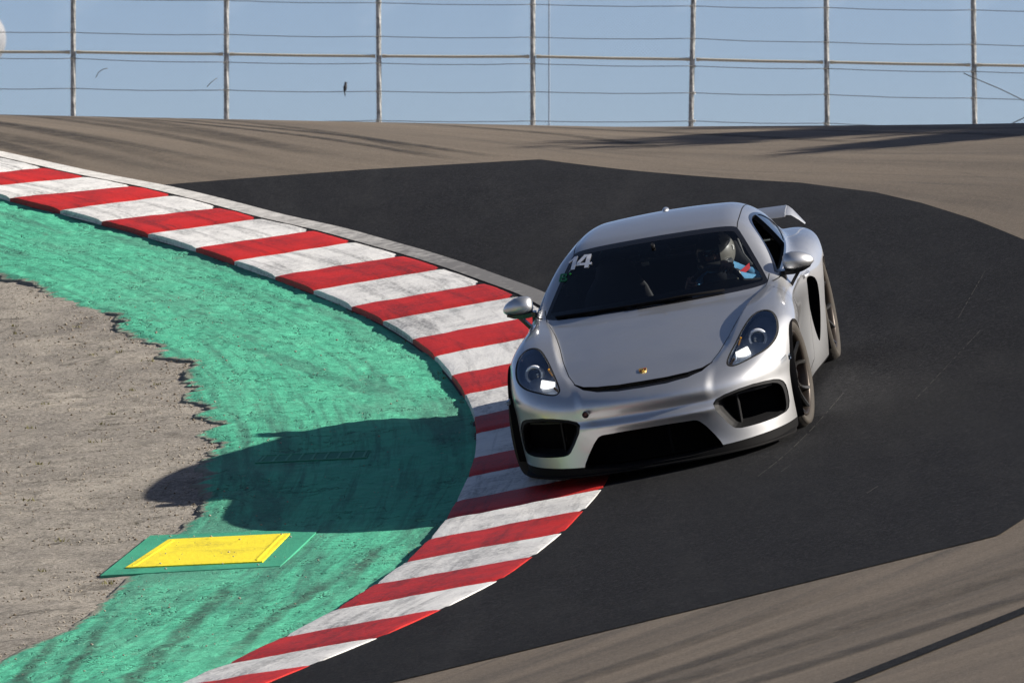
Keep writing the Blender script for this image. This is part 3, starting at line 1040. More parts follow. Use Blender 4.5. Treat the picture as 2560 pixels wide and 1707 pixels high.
# bird on the third wire
M_bird = simple('dark_feathers', (0.018, 0.018, 0.022), 0.6, noise_amt=0.4, noise_scale=60)
bp = fpt(863, 226, -0.06)
m = MB()
prof = [(-0.055, 0.004), (-0.05, 0.014), (-0.02, 0.026), (0.015, 0.03), (0.045, 0.026), (0.062, 0.019), (0.075, 0.021), (0.09, 0.02), (0.10, 0.012), (0.104, 0.002)]
rings = []
for a, r_ in prof:
    rings.append([Vector((a * 0.10 + r_ * math.cos(q), r_ * math.sin(q) * 1.05, a + 0.028)) for q in [2 * math.pi * k / 10 for k in range(10)]])
m.loft(rings)
m.tube([(-0.012, 0, -0.02), (-0.004, 0.0, -0.06), (0.002, 0, -0.098)], [0.012, 0.010, 0.006], 6)
m.tube([(0.026, -.006, 0.116), (0.046, -.008, 0.112)], [0.006, 0.001], 5)
m.transform(Matrix.Translation(bp))
bird = m.build('bird', M_bird, None, smooth=True)
tag(bird, 'small dark bird perched on a wire of the catch fence', 'bird')

# dry stems caught in the mesh
M_stem = simple('dry_stem', (0.10, 0.09, 0.075), 0.8)
for lab, pts in (('thin curved dry stem caught in the fence left of the second post', [(240, 195), (247, 182), (258, 174), (270, 172)]),
                 ('thin straight dry stem caught in the fence beside the second post', [(518, 218), (528, 207), (543, 196)])):
    m = MB()
    m.tube([fpt(u, v, -.075) for u, v in pts], 0.006, 5)
    o = m.build('dry_stem', M_stem, None, smooth=True)
    tag(o, lab, 'stem')

# distant pole behind the fence, its colour set near the sky to fade it
m = MB()
fp = fpt(1373, 0)
px_ = CAMLOC[0] + (1373 - 1280) / 18030.0 * 190
zb = float(hgt(px_, 190 + CAMLOC[1]))
m.tube([(px_, 190 + CAMLOC[1], zb - .3), (px_, 190 + CAMLOC[1], 9.0), (px_, 190 + CAMLOC[1], 14.0)], [0.024, 0.022, 0.02], 10)
m.tube([(px_, 190 + CAMLOC[1], 13.6), (px_ + 0.6, 190 + CAMLOC[1], 14.3), (px_ + 1.4, 190 + CAMLOC[1], 14.5)], 0.03, 8)
m.box((px_ + 1.5, 190 + CAMLOC[1], 14.48), (0.5, .2, .1), bevel=.02)
o = m.build('light_pole', simple('sky_tinted_pole', (0.29, 0.36, 0.46), 0.9), None, smooth=True, sharp=40)
tag(o, 'pale slender pole far behind the catch fence', 'pole')

# the moon, low in the day sky at the left edge
bm = bmesh.new()
bmesh.ops.create_uvsphere(bm, u_segments=64, v_segments=32, radius=1.0)
me = bpy.data.meshes.new('moon')
bm.to_mesh(me)
bm.free()
me.polygons.foreach_set('use_smooth', np.ones(len(me.polygons), dtype=bool))
MD = 9000.0
t = NT('moon_in_haze')  # blue of the air in front of the moon is mixed into its colour
mv = t.coord()
t.p(Base_Color=t.mix(t.ramp(t.noise(mv, 2.2, 4, 0.6), [(0.4, 0), (0.6, 1)]), (0.24, 0.255, 0.28), (0.30, 0.31, 0.33)), Roughness=1.0)
t.b.inputs['Specular IOR Level'].default_value = 0.0
me.materials.append(t.m)
moon = bpy.data.objects.new('moon', me)
COL.objects.link(moon)
moon.scale = (MD * 0.00452,) * 3
moon.location = (CAMLOC[0] + (-66 - 1280) / 18030.0 * MD, CAMLOC[1] + MD, CAMLOC[2] + (853.5 - 98) / 18030.0 * MD)
tag(moon, 'pale daytime moon cut by the left edge of the sky', None, None, 'structure')

# ------------------------------------------------------------------ the car
# car axes: x to the car's left, y backwards from the front axle, z up
CAR_R = Matrix(((0.97725, 0.1103, -0.18117, 0), (-0.13685, 0.98048, -0.14121, 0), (0.16205, 0.16279, 0.97326, 0), (0, 0, 0, 1)))


def spline(xs, ys):
    """natural cubic spline through the points, linear outside"""
    xs = np.asarray(xs, float)
    ys = np.asarray(ys, float)
    n = len(xs)
    hh = np.diff(xs)
    A = np.zeros((n, n))
    b = np.zeros(n)
    A[0, 0] = A[-1, -1] = 1
    for i in range(1, n - 1):
        A[i, i - 1] = hh[i - 1]
        A[i, i] = 2 * (hh[i - 1] + hh[i])
        A[i, i + 1] = hh[i]
        b[i] = 6 * ((ys[i + 1] - ys[i]) / hh[i] - (ys[i] - ys[i - 1]) / hh[i - 1])
    M = np.linalg.solve(A, b)
    lo = (ys[1] - ys[0]) / hh[0] - hh[0] * M[1] / 6
    hi = (ys[-1] - ys[-2]) / hh[-1] + hh[-1] * M[-2] / 6

    def ev(x):
        x = np.asarray(x, float)
        i = np.clip(np.searchsorted(xs, x) - 1, 0, n - 2)
        t = x - xs[i]
        h_ = hh[i]
        r = M[i] * (h_ - t) ** 3 / (6 * h_) + M[i + 1] * t ** 3 / (6 * h_) + (ys[i] / h_ - M[i] * h_ / 6) * (h_ - t) + (ys[i + 1] / h_ - M[i + 1] * h_ / 6) * t
        r = np.where(x < xs[0], ys[0] + lo * (x - xs[0]), r)
        return np.where(x > xs[-1], ys[-1] + hi * (x - xs[-1]), r)
    # tabulated for speed
    T = np.linspace(xs[0] - 1.5, xs[-1] + 1.5, 6001)
    E_ = ev(T)
    return lambda x: np.interp(x, T, E_)


def smax(a, b, k):
    h_ = np.maximum(k - np.abs(a - b), 0) / k
    return np.maximum(a, b) + h_ * h_ * k * 0.25


def smin(a, b, k):
    return -smax(-a, -b, k)


def bump01(t):
    return np.exp(-t * t)


hood_z = spline([-1.1, -.9, -.78, -.67, -.5, -.3, 0, .3, .55, .8, 1.2, 1.8, 2.4, 2.8, 3.1, 3.4, 3.7],
                [.50, .575, .618, .652, .70, .745, .80, .845, .872, .885, .885, .885, .89, .895, .895, .89, .85])
crest_z = spline([-1.0, -.85, -.68, -.5, -.3, -.1, .1, .3, .5, .75, 1.1, 1.5, 1.9, 2.2, 2.5, 2.8, 3.1, 3.4],
                 [.46, .535, .617, .692, .764, .812, .838, .850, .856, .864, .868, .872, .876, .884, .886, .872, .855, .83])
crest_x = spline([-1, -.5, 0, .5, 1, 1.6, 2.1, 2.5, 3, 3.5], [.66, .675, .695, .73, .77, .77, .76, .755, .72, .66])
wid_in = spline([-1, -.5, 0, .5, .8, 1.5, 2.5, 3.5], [.15, .14, .135, .12, .10, .10, .14, .2])


hood_x = spline([-1, -.8, -.67, -.54, -.3, 0, .25, .45, .64, .9, 1.5, 2.2, 2.6, 3.2], [.36, .40, .43, .47, .52, .565, .61, .65, .68, .70, .70, .62, .60, .58])


def T_top(x, y):
    cz = crest_z(y)
    cx = crest_x(y)
    hz = hood_z(y) - 0.085 * x * x
    xe = hood_x(y)
    w = np.clip((cx - xe) * 0.42, 0.035, 0.058)
    k0 = sm((x - xe + 0.012) / w)
    fr_ = sm((-.42 - y) / .22)
    fz_ = (cz - 0.35 * (x - cx) ** 2) * (1 - fr_) + (cz + 0.085 * (cx * cx - x * x)) * fr_
    inn = hz * (1 - k0) + fz_ * k0
    out = cz - 1.1 * (x - cx) ** 2 - 0.10 * (x - cx)
    k = 1 / (1 + np.exp(-(x - cx) / 0.022))
    return inn * (1 - k) + out * k


side_w = spline([-1.0, -.6, -.35, 0, .35, .7, 1.1, 1.5, 1.85, 2.2, 2.5, 2.85, 3.2, 3.6],
                [.80, .872, .892, .905, .895, .868, .860, .868, .895, .917, .922, .91, .87, .78])
side_q = spline([0, .1, .2, .35, .5, .62, .72, .8, .9, 1.0, 1.2], [.075, .052, .033, .014, .003, 0, .008, .028, .075, .14, .30])
tuck_y = spline([-.4, .3, .6, 1.0, 1.45, 1.75, 2.1, 2.6], [0, .1, .7, 1, 1, .8, .1, 0])
tuck_z = spline([0, .15, .3, .45, .58, .68, .78, .9], [0, .0, .018, .030, .026, .010, 0, 0])


def S_side(y, z):
    return side_w(y) - side_q(z) - tuck_y(y) * tuck_z(z)


plan_y = spline([0, .2, .4, .55, .68, .78, .85, .90, .96], [-.945, -.936, -.897, -.838, -.74, -.61, -.45, -.25, .05])
front_g = spline([0, .09, .16, .20, .30, .365, .395, .425, .47, .52, .57, .62, .67, .75, .9],
                 [.03, .0, .008, .02, .024, .010, .006, .034, .030, .012, .016, .045, .10, .22, .50])
front_g2 = spline([0, .09, .16, .22, .30, .40, .47, .52, .57, .62, .67, .75, .9],
                  [.03, .0, .0, .0, .004, .016, .024, .014, .020, .05, .10, .22, .50])


def F_front(x, z):
    w = sm((x - .26) / .34)
    return plan_y(x) + front_g(z) * (1 - w) + front_g2(z) * w


rear_y = spline([0, .3, .6, .75, .85, .92], [3.50, 3.48, 3.40, 3.28, 3.05, 2.6])
roof_z = spline([.6, .9, 1.1, 1.3, 1.5, 1.75, 2.0, 2.3, 2.6, 2.9, 3.2, 3.5], [1.02, 1.145, 1.208, 1.242, 1.258, 1.264, 1.253, 1.215, 1.14, 1.04, .94, .84])
gh_w = spline([.3, .7, 1.0, 1.4, 1.8, 2.2, 2.6, 3.0, 3.4], [.77, .79, .795, .79, .775, .745, .69, .61, .50])


def F_car(P, greenhouse=True):
    x = np.abs(P[..., 0])
    y = P[..., 1]
    z = P[..., 2]
    top = (z - T_top(x, y)) * 0.93
    side = (x - S_side(y, z)) * 0.97
    front = (F_front(x, z) - y) * 0.86
    rear = (y - rear_y(x) - .06 * np.maximum(z - .5, 0)) * 0.9
    f = smax(top, side, 0.085)
    f = smax(f, front, 0.13)
    f = smax(f, rear, 0.12)
    bot = (0.092 + 0.02 * sm((y + .5) / .4) + .03 * sm((y - 2.2) / 1.0)) - z
    f = smax(f, bot, 0.02)
    if greenhouse:
        wsh = (.455 + (z - .88) * 1.97 + .55 * x * x - y) * 0.43
        rf = (z - (roof_z(y) - .10 * x * x)) * 0.95
        sg = (x - (gh_w(y) - .585 * (z - .88) - .16 * np.maximum(z - .95, 0) ** 2 * 4)) * 0.85
        g = smax(smax(rf, sg, 0.095), wsh, 0.05)
        g = smax(g, .78 - z, .02)
        f = smin(f, g, 0.028)
    return f


def surface_net(fun, lo, hi, d):
    nx = [int(round((b - a) / d)) + 1 for a, b in zip(lo, hi)]
    ax = [np.linspace(a, a + d * (n - 1), n) for a, n in zip(lo, nx)]
    vals = np.empty(nx, np.float32)
    for j in range(nx[1]):        # slab by slab
        X, Z = np.meshgrid(ax[0], ax[2], indexing='ij')
        vals[:, j, :] = fun(np.stack([X, np.full_like(X, ax[1][j]), Z], -1))
    ins = vals < 0
    c = np.zeros([n - 1 for n in nx], np.int8)
    for dx in (0, 1):
        for dy in (0, 1):
            for dz in (0, 1):
                c += ins[dx:nx[0] - 1 + dx, dy:nx[1] - 1 + dy, dz:nx[2] - 1 + dz]
    act = (c > 0) & (c < 8)
    vid = -np.ones(act.shape, np.int64)
    I = np.argwhere(act)
    vid[act] = np.arange(len(I))
    acc = np.zeros((len(I), 3))
    cnt = np.zeros(len(I))
    corners = [(0, 0, 0), (1, 0, 0), (0, 1, 0), (1, 1, 0), (0, 0, 1), (1, 0, 1), (0, 1, 1), (1, 1, 1)]
    for a in range(8):
        for b in range(a + 1, 8):
            A, B = np.array(corners[a]), np.array(corners[b])
            if abs(A - B).sum() != 1:
                continue
            va = vals[I[:, 0] + A[0], I[:, 1] + A[1], I[:, 2] + A[2]]
            vb = vals[I[:, 0] + B[0], I[:, 1] + B[1], I[:, 2] + B[2]]
            m_ = (va < 0) != (vb < 0)
            t = np.where(m_, va / np.where(va == vb, 1, va - vb), 0)
            acc += np.where(m_[:, None], A + (B - A) * t[:, None], 0)
            cnt += m_
    V = np.array(lo) + d * (I + acc / cnt[:, None])
    quads = []
    for k in range(3):
        o1, o2 = [(1, 2), (2, 0), (0, 1)][k]
        sl0 = [slice(None)] * 3
        sl1 = [slice(None)] * 3
        sl0[k] = slice(0, -1)
        sl1[k] = slice(1, None)
        e0, e1 = ins[tuple(sl0)], ins[tuple(sl1)]
        E_ = np.argwhere(e0 != e1)
        E_ = E_[(E_[:, o1] > 0) & (E_[:, o2] > 0) & (E_[:, o1] < nx[o1] - 1) & (E_[:, o2] < nx[o2] - 1)]
        fl = e0[tuple(E_.T)]
        q = []
        for a, b in ((0, 0), (1, 0), (1, 1), (0, 1)):
            J = E_.copy()
            J[:, o1] -= 1 - a
            J[:, o2] -= 1 - b
            q.append(vid[tuple(J.T)])
        q = np.stack(q, 1)
        q[~fl] = q[~fl][:, ::-1]
        quads.append(q)
    return V, np.concatenate(quads)


def grad(fun, P, e=0.004):
    g = np.zeros_like(P)
    for k in range(3):
        d = np.zeros(3)
        d[k] = e
        g[:, k] = (fun(P + d) - fun(P - d)) / (2 * e)
    return g


def project(fun, P, it=4, maxstep=0.01):
    for _ in range(it):
        g = grad(fun, P, 0.002)
        v = fun(P)
        n2 = np.maximum((g * g).sum(1), 1e-3)
        st = np.clip(v / n2, -maxstep, maxstep)
        P = P - g * st[:, None]
    return P


def unit(a):
    return a / np.maximum(np.linalg.norm(a, axis=-1, keepdims=True), 1e-9)


class Shell:
    def __init__(self, fun, lo, hi, d):
        self.fun = fun
        V, Q = surface_net(fun, lo, hi, d)
        self.V = project(fun, V)
        self.N = unit(grad(fun, self.V, 0.005))
        self.T = np.concatenate([Q[:, [0, 1, 2]], Q[:, [0, 2, 3]]])
        self.lab = np.zeros(len(self.T), np.int32)

    def cut(self, fv):
        """split the triangles on the zero line of the field, return per-triangle 'inside' (negative)"""
        fv = np.where(np.abs(fv) < 1e-6, 1e-6, fv)
        T = self.T
        s = fv[T] < 0
        c = s.sum(1)
        cross = (c == 1) | (c == 2)
        if cross.any():
            X = T[cross]
            sx = s[cross]
            lone = np.where(sx.sum(1) == 1, sx.argmax(1), (~sx).argmax(1))
            r = np.arange(len(X))
            a, b, d = X[r, lone], X[r, (lone + 1) % 3], X[r, (lone + 2) % 3]
            e = np.concatenate([np.stack([a, b], 1), np.stack([a, d], 1)])
            es = np.sort(e, 1)
            ue, inv_ = np.unique(es, axis=0, return_inverse=True)
            inv_ = inv_.ravel()
            t = fv[ue[:, 0]] / (fv[ue[:, 0]] - fv[ue[:, 1]])
            P = self.V[ue[:, 0]] * (1 - t[:, None]) + self.V[ue[:, 1]] * t[:, None]
            Nn = unit(self.N[ue[:, 0]] * (1 - t[:, None]) + self.N[ue[:, 1]] * t[:, None])
            n0 = len(self.V)
            self.V = np.concatenate([self.V, P])
            self.N = np.concatenate([self.N, Nn])
            fv = np.concatenate([fv, np.zeros(len(P))])
            p = inv_[:len(X)] + n0
            q = inv_[len(X):] + n0
            t1 = np.stack([a, p, q], 1)
            t2 = np.stack([p, b, d], 1)
            t3 = np.stack([p, d, q], 1)
            l = self.lab[cross]
            lone_in = fv[a] < 0
            self.T = np.concatenate([T[~cross], t1, t2, t3])
            self.lab = np.concatenate([self.lab[~cross], l, l, l])
            ins = np.concatenate([(c[~cross] == 3), lone_in, ~lone_in, ~lone_in])
        else:
            ins = c == 3
        return ins

    def assign(self, fv, new, only=(0,)):
        ins = self.cut(fv)
        m_ = ins & np.isin(self.lab, only)
        self.lab[m_] = new

    def sub(self, labs):
        return self.T[np.isin(self.lab, labs)]

    def object(self, name, labs, mat, parent, offset=0.0, flip=False, extra=None):
        T = self.sub(labs)
        if len(T) == 0:
            return None
        u, inv_ = np.unique(T, return_inverse=True)
        F = inv_.reshape(T.shape)
        V = self.V[u] + self.N[u] * offset
        N = self.N[u]
        if flip:
            F = F[:, ::-1]
            N = -N
        return mesh_obj(name, V, np.ascontiguousarray(F), mat, parent, smooth=True, normals=N)

    def border(self, la, lb=None):
        """directed edges of the set la that touch lb (or anything else)"""
        A = self.sub(la)
        ea = np.concatenate([A[:, [0, 1]], A[:, [1, 2]], A[:, [2, 0]]])
        key = lambda e: np.minimum(e[:, 0], e[:, 1]) * 10000019 + np.maximum(e[:, 0], e[:, 1])
        ka = key(ea)
        u, cn = np.unique(ka, return_counts=True)
        once = np.isin(ka, u[cn == 1])
        ea, ka = ea[once], ka[once]
        if lb is not None:
            B = self.sub(lb)
            eb = np.concatenate([B[:, [0, 1]], B[:, [1, 2]], B[:, [2, 0]]])
            ea = ea[np.isin(ka, key(eb))]
        return ea

    def skirt(self, name, edges, vec, mat, parent, flip=False):
        """a band that runs from the edges inwards by vec (a vector, or -n * depth)"""
        if len(edges) == 0:
            return None
        u, inv_ = np.unique(edges, return_inverse=True)
        e = inv_.reshape(edges.shape)
        A = self.V[u]
        off = -self.N[u] * vec if np.isscalar(vec) else (vec(A, self.N[u]) if callable(vec) else np.asarray(vec))
        B = A + off
        n = len(u)
        F = np.stack([e[:, 1], e[:, 0], e[:, 0] + n, e[:, 1] + n], 1)
        if flip:
            F = F[:, ::-1]
        return mesh_obj(name, np.concatenate([A, B]), np.ascontiguousarray(F), mat, parent, smooth=True)


def chaikin(pts, it=2, closed=True):
    p = np.array(pts, float)
    for _ in range(it):
        q = np.roll(p, -1, 0) if closed else p[1:]
        b = p if closed else p[:-1]
        a = np.empty((2 * len(b), p.shape[1]))
        a[0::2] = .75 * b + .25 * q
        a[1::2] = .25 * b + .75 * q
        p = a
    return p


def sd_poly(P, poly):
    """signed distance of 2-D points to a closed polygon, negative inside"""
    poly = np.asarray(poly)
    d2 = np.full(len(P), 1e9)
    ins = np.zeros(len(P), bool)
    n = len(poly)
    for i in range(n):
        a, b = poly[i], poly[(i + 1) % n]
        e = b - a
        w = P - a
        t = np.clip((w @ e) / max(e @ e, 1e-12), 0, 1)
        dd = w - t[:, None] * e
        d2 = np.minimum(d2, (dd * dd).sum(1))
        c1 = (a[1] > P[:, 1]) != (b[1] > P[:, 1])
        if b[1] != a[1]:
            xi = a[0] + (P[:, 1] - a[1]) / (b[1] - a[1]) * e[0]
            ins ^= c1 & (P[:, 0] < xi)
    d = np.sqrt(d2)
    return np.where(ins, -d, d)


# ---- materials of the car
def mat_paint():
    t = NT('silver_metallic_paint')
    v = t.coord()
    fl = t.noise(v, 900, 1, 0.5)
    du = t.noise(v, 3, 4, 0.6)
    base = t.mix(fl, (0.60, 0.61, 0.625), (0.72, 0.725, 0.735))
    base = t.mix(t.math('MULTIPLY', t.ramp(du, [(0.5, 0), (0.75, 1)]), 0.25), base, (0.46, 0.45, 0.43))
    t.p(Base_Color=base, Metallic=0.92, Roughness=t.ramp(du, [(0.3, 0.42), (0.7, 0.47)]))
    t.b.inputs['Coat Weight'].default_value = 1.0
    t.b.inputs['Coat Roughness'].default_value = 0.04
    t.b.inputs['Coat IOR'].default_value = 1.55
    return t.m


def mat_glass(name, tint, ior=1.5, refl=(1, 1, 1)):
    t = NT(name)
    tr = t.n('ShaderNodeBsdfTransparent', {'Color': tint})
    gl = t.n('ShaderNodeBsdfGlossy', {'Color': refl, 'Roughness': 0.02})
    fr = t.n('ShaderNodeFresnel', {'IOR': ior})
    mx = t.n('ShaderNodeMixShader', {0: fr.outputs[0], 1: tr.outputs[0], 2: gl.outputs[0]})
    t.t.links.new(mx.outputs[0], t.out.inputs[0])
    return t.m


M_paint = mat_paint()
M_glass = mat_glass('windscreen_glass', (0.52, 0.56, 0.59))
M_dglass = mat_glass('dark_tinted_glass', (0.16, 0.17, 0.18))
M_lens = mat_glass('clear_lamp_lens', (0.93, 0.94, 0.95), ior=2.1, refl=(0.70, 0.83, 1.0))
M_blackgloss = simple('gloss_black_trim', (0.008, 0.008, 0.009), 0.18, coat=0.5)
M_plastic = simple('black_plastic', (0.010, 0.010, 0.011), 0.55, noise_amt=0.3, noise_scale=40, spec=0.22)
M_void = simple('black_interior', (0.005, 0.005, 0.006), 0.9, spec=0.08)
M_trim = simple('dark_cabin_trim', (0.013, 0.013, 0.015), 0.7, noise_amt=0.3, noise_scale=30)
M_gap = simple('panel_gap_black', (0.004, 0.004, 0.004), 0.9)
M_chrome = simple('bright_reflector', (0.75, 0.77, 0.8), 0.12, 1.0, noise_amt=0.03)
M_lampblack = simple('lamp_housing_grey', (0.42, 0.46, 0.54), 0.4, 0.2, noise_amt=0.2, coat=0.6)
M_amber = simple('amber_indicator', (0.75, 0.33, 0.02), 0.25, noise_amt=0.08)

car = empty('sports_car')
car.matrix_world = CAR_R
tag(car, 'silver two-door sports coupe with black wheels and rear wing, cutting over the kerb', 'car')

sh = Shell(F_car, (-1.0, -1.02, 0.05), (1.0, 3.66, 1.31), 0.0125)


def fields():
    V, N = sh.V, sh.N
    return np.abs(V[:, 0]), V[:, 0], V[:, 1], V[:, 2], N


def masked(f, m_):
    return np.where(m_, f, np.abs(f) + 0.03)


# --- 1 windscreen (front elevation)
ws = [(-.715, .858), (-.45, .866), (-.2, .872), (0, .873), (.2, .872), (.45, .866), (.715, .858), (.705, .90), (.545, 1.165), (.50, 1.192), (.3, 1.209), (0, 1.216), (-.3, 1.209), (-.50, 1.192), (-.545, 1.165), (-.705, .90)]
WS = chaikin(ws, 2)
ax_, x, y, z, N = fields()
f = masked(sd_poly(np.stack([x, z], 1), WS), (y < 1.42) & (y > .3) & (N[:, 1] < -.12))
LB_WS, LB_WSB = 1, 2
sh.assign(f, LB_WSB)
ax_, x, y, z, N = fields()
f = masked(sd_poly(np.stack([x, z], 1), WS) + 0.022, (y < 1.42) & (y > .3) & (N[:, 1] < -.1))
sh.assign(f, LB_WS, only=(LB_WSB,))
# --- 2 side windows (side elevation)
sw = [(.80, .893), (1.2, .903), (1.7, .913), (2.1, .925), (2.42, .955), (2.5, .985), (2.36, 1.06), (2.1, 1.137), (1.8, 1.176), (1.55, 1.177), (1.35, 1.14), (1.1, 1.035), (.90, .94)]
SW = chaikin(sw, 2)
LB_SWB, LB_SW, LB_QW = 3, 4, 5
ax_, x, y, z, N = fields()
msk = (ax_ > .42) & (np.abs(N[:, 0]) > .45) & (z > .86)
f = masked(sd_poly(np.stack([y, z], 1), SW), msk)
sh.assign(f, LB_SWB)
ax_, x, y, z, N = fields()
msk = (ax_ > .42) & (np.abs(N[:, 0]) > .4) & (z > .86)
f = masked(sd_poly(np.stack([y, z], 1), SW) + 0.016, msk & (y < 1.93))
sh.assign(np.maximum(f, y - 1.90), LB_SW, only=(LB_SWB,))
ax_, x, y, z, N = fields()
msk = (ax_ > .42) & (np.abs(N[:, 0]) > .4) & (z > .86)
f = masked(sd_poly(np.stack([y, z], 1), SW) + 0.016, msk)
sh.assign(np.maximum(f, 1.97 - y), LB_QW, only=(LB_SWB,))
# --- 3 rear window
LB_RW = 6
ax_, x, y, z, N = fields()
rw = chaikin([(-.46, 2.25), (.46, 2.25), (.50, 2.5), (.46, 2.98), (-.46, 2.98), (-.50, 2.5)], 2)
f = masked(sd_poly(np.stack([x, y], 1), rw), (z > .93) & (N[:, 2] > .3))
sh.assign(f, LB_RW)
# --- 4 headlamps (oblique elevation)
hl3 = [(.735, -.03, .81), (.665, -.10, .795), (.61, -.28, .745), (.565, -.46, .69), (.523, -.63, .632), (.512, -.70, .60), (.555, -.71, .578), (.66, -.62, .592), (.75, -.50, .60), (.805, -.38, .628), (.83, -.28, .685), (.825, -.15, .74), (.79, -.05, .79)]
hl2 = chaikin([(p[0], p[1] * .55 + p[2] * .835) for p in hl3], 2)
LB_HL, LB_HLB = 7, 8
for lab, off, only in ((LB_HLB, 0.0, (0,)), (LB_HL, 0.011, (LB_HLB,))):
    ax_, x, y, z, N = fields()
    f = masked(sd_poly(np.stack([ax_, y * .55 + z * .835], 1), hl2) + off, (y < .12) & (z > .5) & (ax_ > .44))
    sh.assign(f, lab, only=only)
# --- 5 hood with its leading slot (plan)
hood_e = [(0, -.795), (.15, -.79), (.28, -.765), (.37, -.728), (.425, -.67), (.47, -.54), (.52, -.30), (.565, 0), (.61, .25), (.655, .45), (.70, .64), (.72, .80), (.5, .9), (0, .9)]
hood_p = np.array(hood_e + [(-a, b) for a, b in hood_e[::-1][1:-1]])
hood_p = np.concatenate([hood_p])
LB_HOOD, LB_GAP, LB_SLOT = 9, 10, 11
ax_, x, y, z, N = fields()
fh = sd_poly(np.stack([x, y], 1), hood_p)
mk = (N[:, 2] > .25) & (y < .80) & (z < .95) & (z > .55)
f = masked(fh - .0025, mk)
sh.assign(f, LB_GAP)
ax_, x, y, z, N = fields()
fh = sd_poly(np.stack([x, y], 1), hood_p)
mk = (N[:, 2] > .25) & (y < .80) & (z < .95) & (z > .55)
sh.assign(masked(fh + .0030, mk), LB_HOOD, only=(LB_GAP,))
# slot in front of the hood, widest in the middle
slot = [(0, -.853), (.15, -.846), (.28, -.815), (.37, -.762), (.436, -.668), (.42, -.662), (.365, -.722), (.28, -.76), (.15, -.784), (0, -.79)]
slot_p = np.array(slot[:5] + slot[5:10] + [(-a, b) for a, b in slot[9:4:-1][1:]] + [(-a, b) for a, b in slot[4:0:-1]])
ax_, x, y, z, N = fields()
sh.assign(masked(sd_poly(np.stack([x, y], 1), slot_p), (z > .5) & (y < -.55) & (N[:, 2] > 0)), LB_SLOT, only=(0, LB_GAP))
# --- 6 bumper openings (front elevation)
LB_INT, LB_GR = 12, 13
intake = [(.402, .405), (.44, .448), (.62, .478), (.76, .468), (.815, .44), (.835, .38), (.832, .26), (.80, .235), (.62, .232), (.525, .236), (.49, .265)]
INT = chaikin(intake, 1)
ax_, x, y, z, N = fields()
LB_INTF = 21
sh.assign(masked(sd_poly(np.stack([ax_, z], 1), INT), (y < -.30) & (N[:, 1] < .1)), LB_INTF)
ax_, x, y, z, N = fields()
sh.assign(masked(sd_poly(np.stack([ax_ + .007, z + .008], 1), INT) + .010, (y < -.30) & (N[:, 1] < .1)), LB_INT, only=(LB_INTF,))
grille = [(-.275, .345), (.275, .345), (.325, .325), (.415, .195), (.44, .13), (-.44, .13), (-.415, .195), (-.325, .325)]
GR = chaikin(grille, 1)
ax_, x, y, z, N = fields()
sh.assign(masked(sd_poly(np.stack([x, z], 1), GR), (y < -.5)), LB_GR)
# --- 7 wheel arches
LB_ARCH = 14
for cy, cz, r_ in ((0.0, .345, .372), (2.484, .350, .378)):
    ax_, x, y, z, N = fields()
    f = np.sqrt((y - cy) ** 2 + (z - cz) ** 2) - r_
    f = np.where(z < cz, np.maximum(np.abs(y - cy) - np.sqrt(np.maximum(r_ * r_ - (np.minimum(z - cz, 0) * .85) ** 2, 1e-4)), -1), f)
    sh.assign(masked(f, ax_ > .60), LB_ARCH, only=(0,))
# --- 8 black front lip, sills
LB_LIP, LB_BUMP, LB_DOOR, LB_INTK, LB_ROOF, LB_TAIL = 15, 16, 17, 18, 19, 20
ax_, x, y, z, N = fields()
zl = .158 + .012 * sm((ax_ - .4) / .4)
sh.assign(masked(z - zl, (y < -.15)), LB_LIP)
ax_, x, y, z, N = fields()
sh.assign(masked(z - .135, (y >= -.15)), LB_LIP)
# --- 9 side air intake behind the door
ax_, x, y, z, N = fields()
ik = chaikin([(1.63, .73), (1.80, .715), (1.96, .665), (1.985, .57), (1.95, .43), (1.86, .30), (1.80, .275), (1.72, .38), (1.65, .54), (1.61, .68)], 2)
sh.assign(masked(sd_poly(np.stack([y, z], 1), ik), (ax_ > .6)), LB_INTK)
# --- 10 door with shut line
dr = chaikin([(.50, .85), (.47, .60), (.53, .30), (.62, .19), (1.52, .19), (1.60, .30), (1.66, .55), (1.74, .80), (1.80, .90), (1.2, .895), (.74, .875)], 1)
ax_, x, y, z, N = fields()
fd = sd_poly(np.stack([y, z], 1), dr)
mk = (ax_ > .55) & (np.abs(N[:, 0]) > .2) & (z < .93)
sh.assign(masked(fd - .002, mk), LB_GAP)
ax_, x, y, z, N = fields()
fd = sd_poly(np.stack([y, z], 1), dr)
mk = (ax_ > .55) & (np.abs(N[:, 0]) > .2) & (z < .93)
sh.assign(masked(fd + .0025, mk), LB_DOOR, only=(LB_GAP,))
# --- 11 roof panel between the seams
ax_, x, y, z, N = fields()
seam_x = .528 - .02 * sm((y - 1.3) / .9)
mk = (z > 1.05) & (y > 1.0) & (y < 2.7)
sh.assign(masked(ax_ - seam_x - .003, mk & (N[:, 2] > .3)), LB_GAP)
ax_, x, y, z, N = fields()
seam_x = .528 - .02 * sm((y - 1.3) / .9)
mk = (z > 1.05) & (y > 1.0) & (y < 2.7)
sh.assign(masked(ax_ - seam_x + .003, mk & (N[:, 2] > .3)), LB_ROOF, only=(LB_GAP,))
# --- 12 front bumper skin
ax_, x, y, z, N = fields()
zb = np.interp(ax_, [0, .42, .50, .60, .79, .95], [.70, .645, .612, .585, .612, .575])
sh.assign(masked(z - zb, (y < -.2)), LB_BUMP)
# --- rear skin
ax_, x, y, z, N = fields()
sh.assign(masked(2.9 - y, (y > 2.5)) , LB_TAIL)

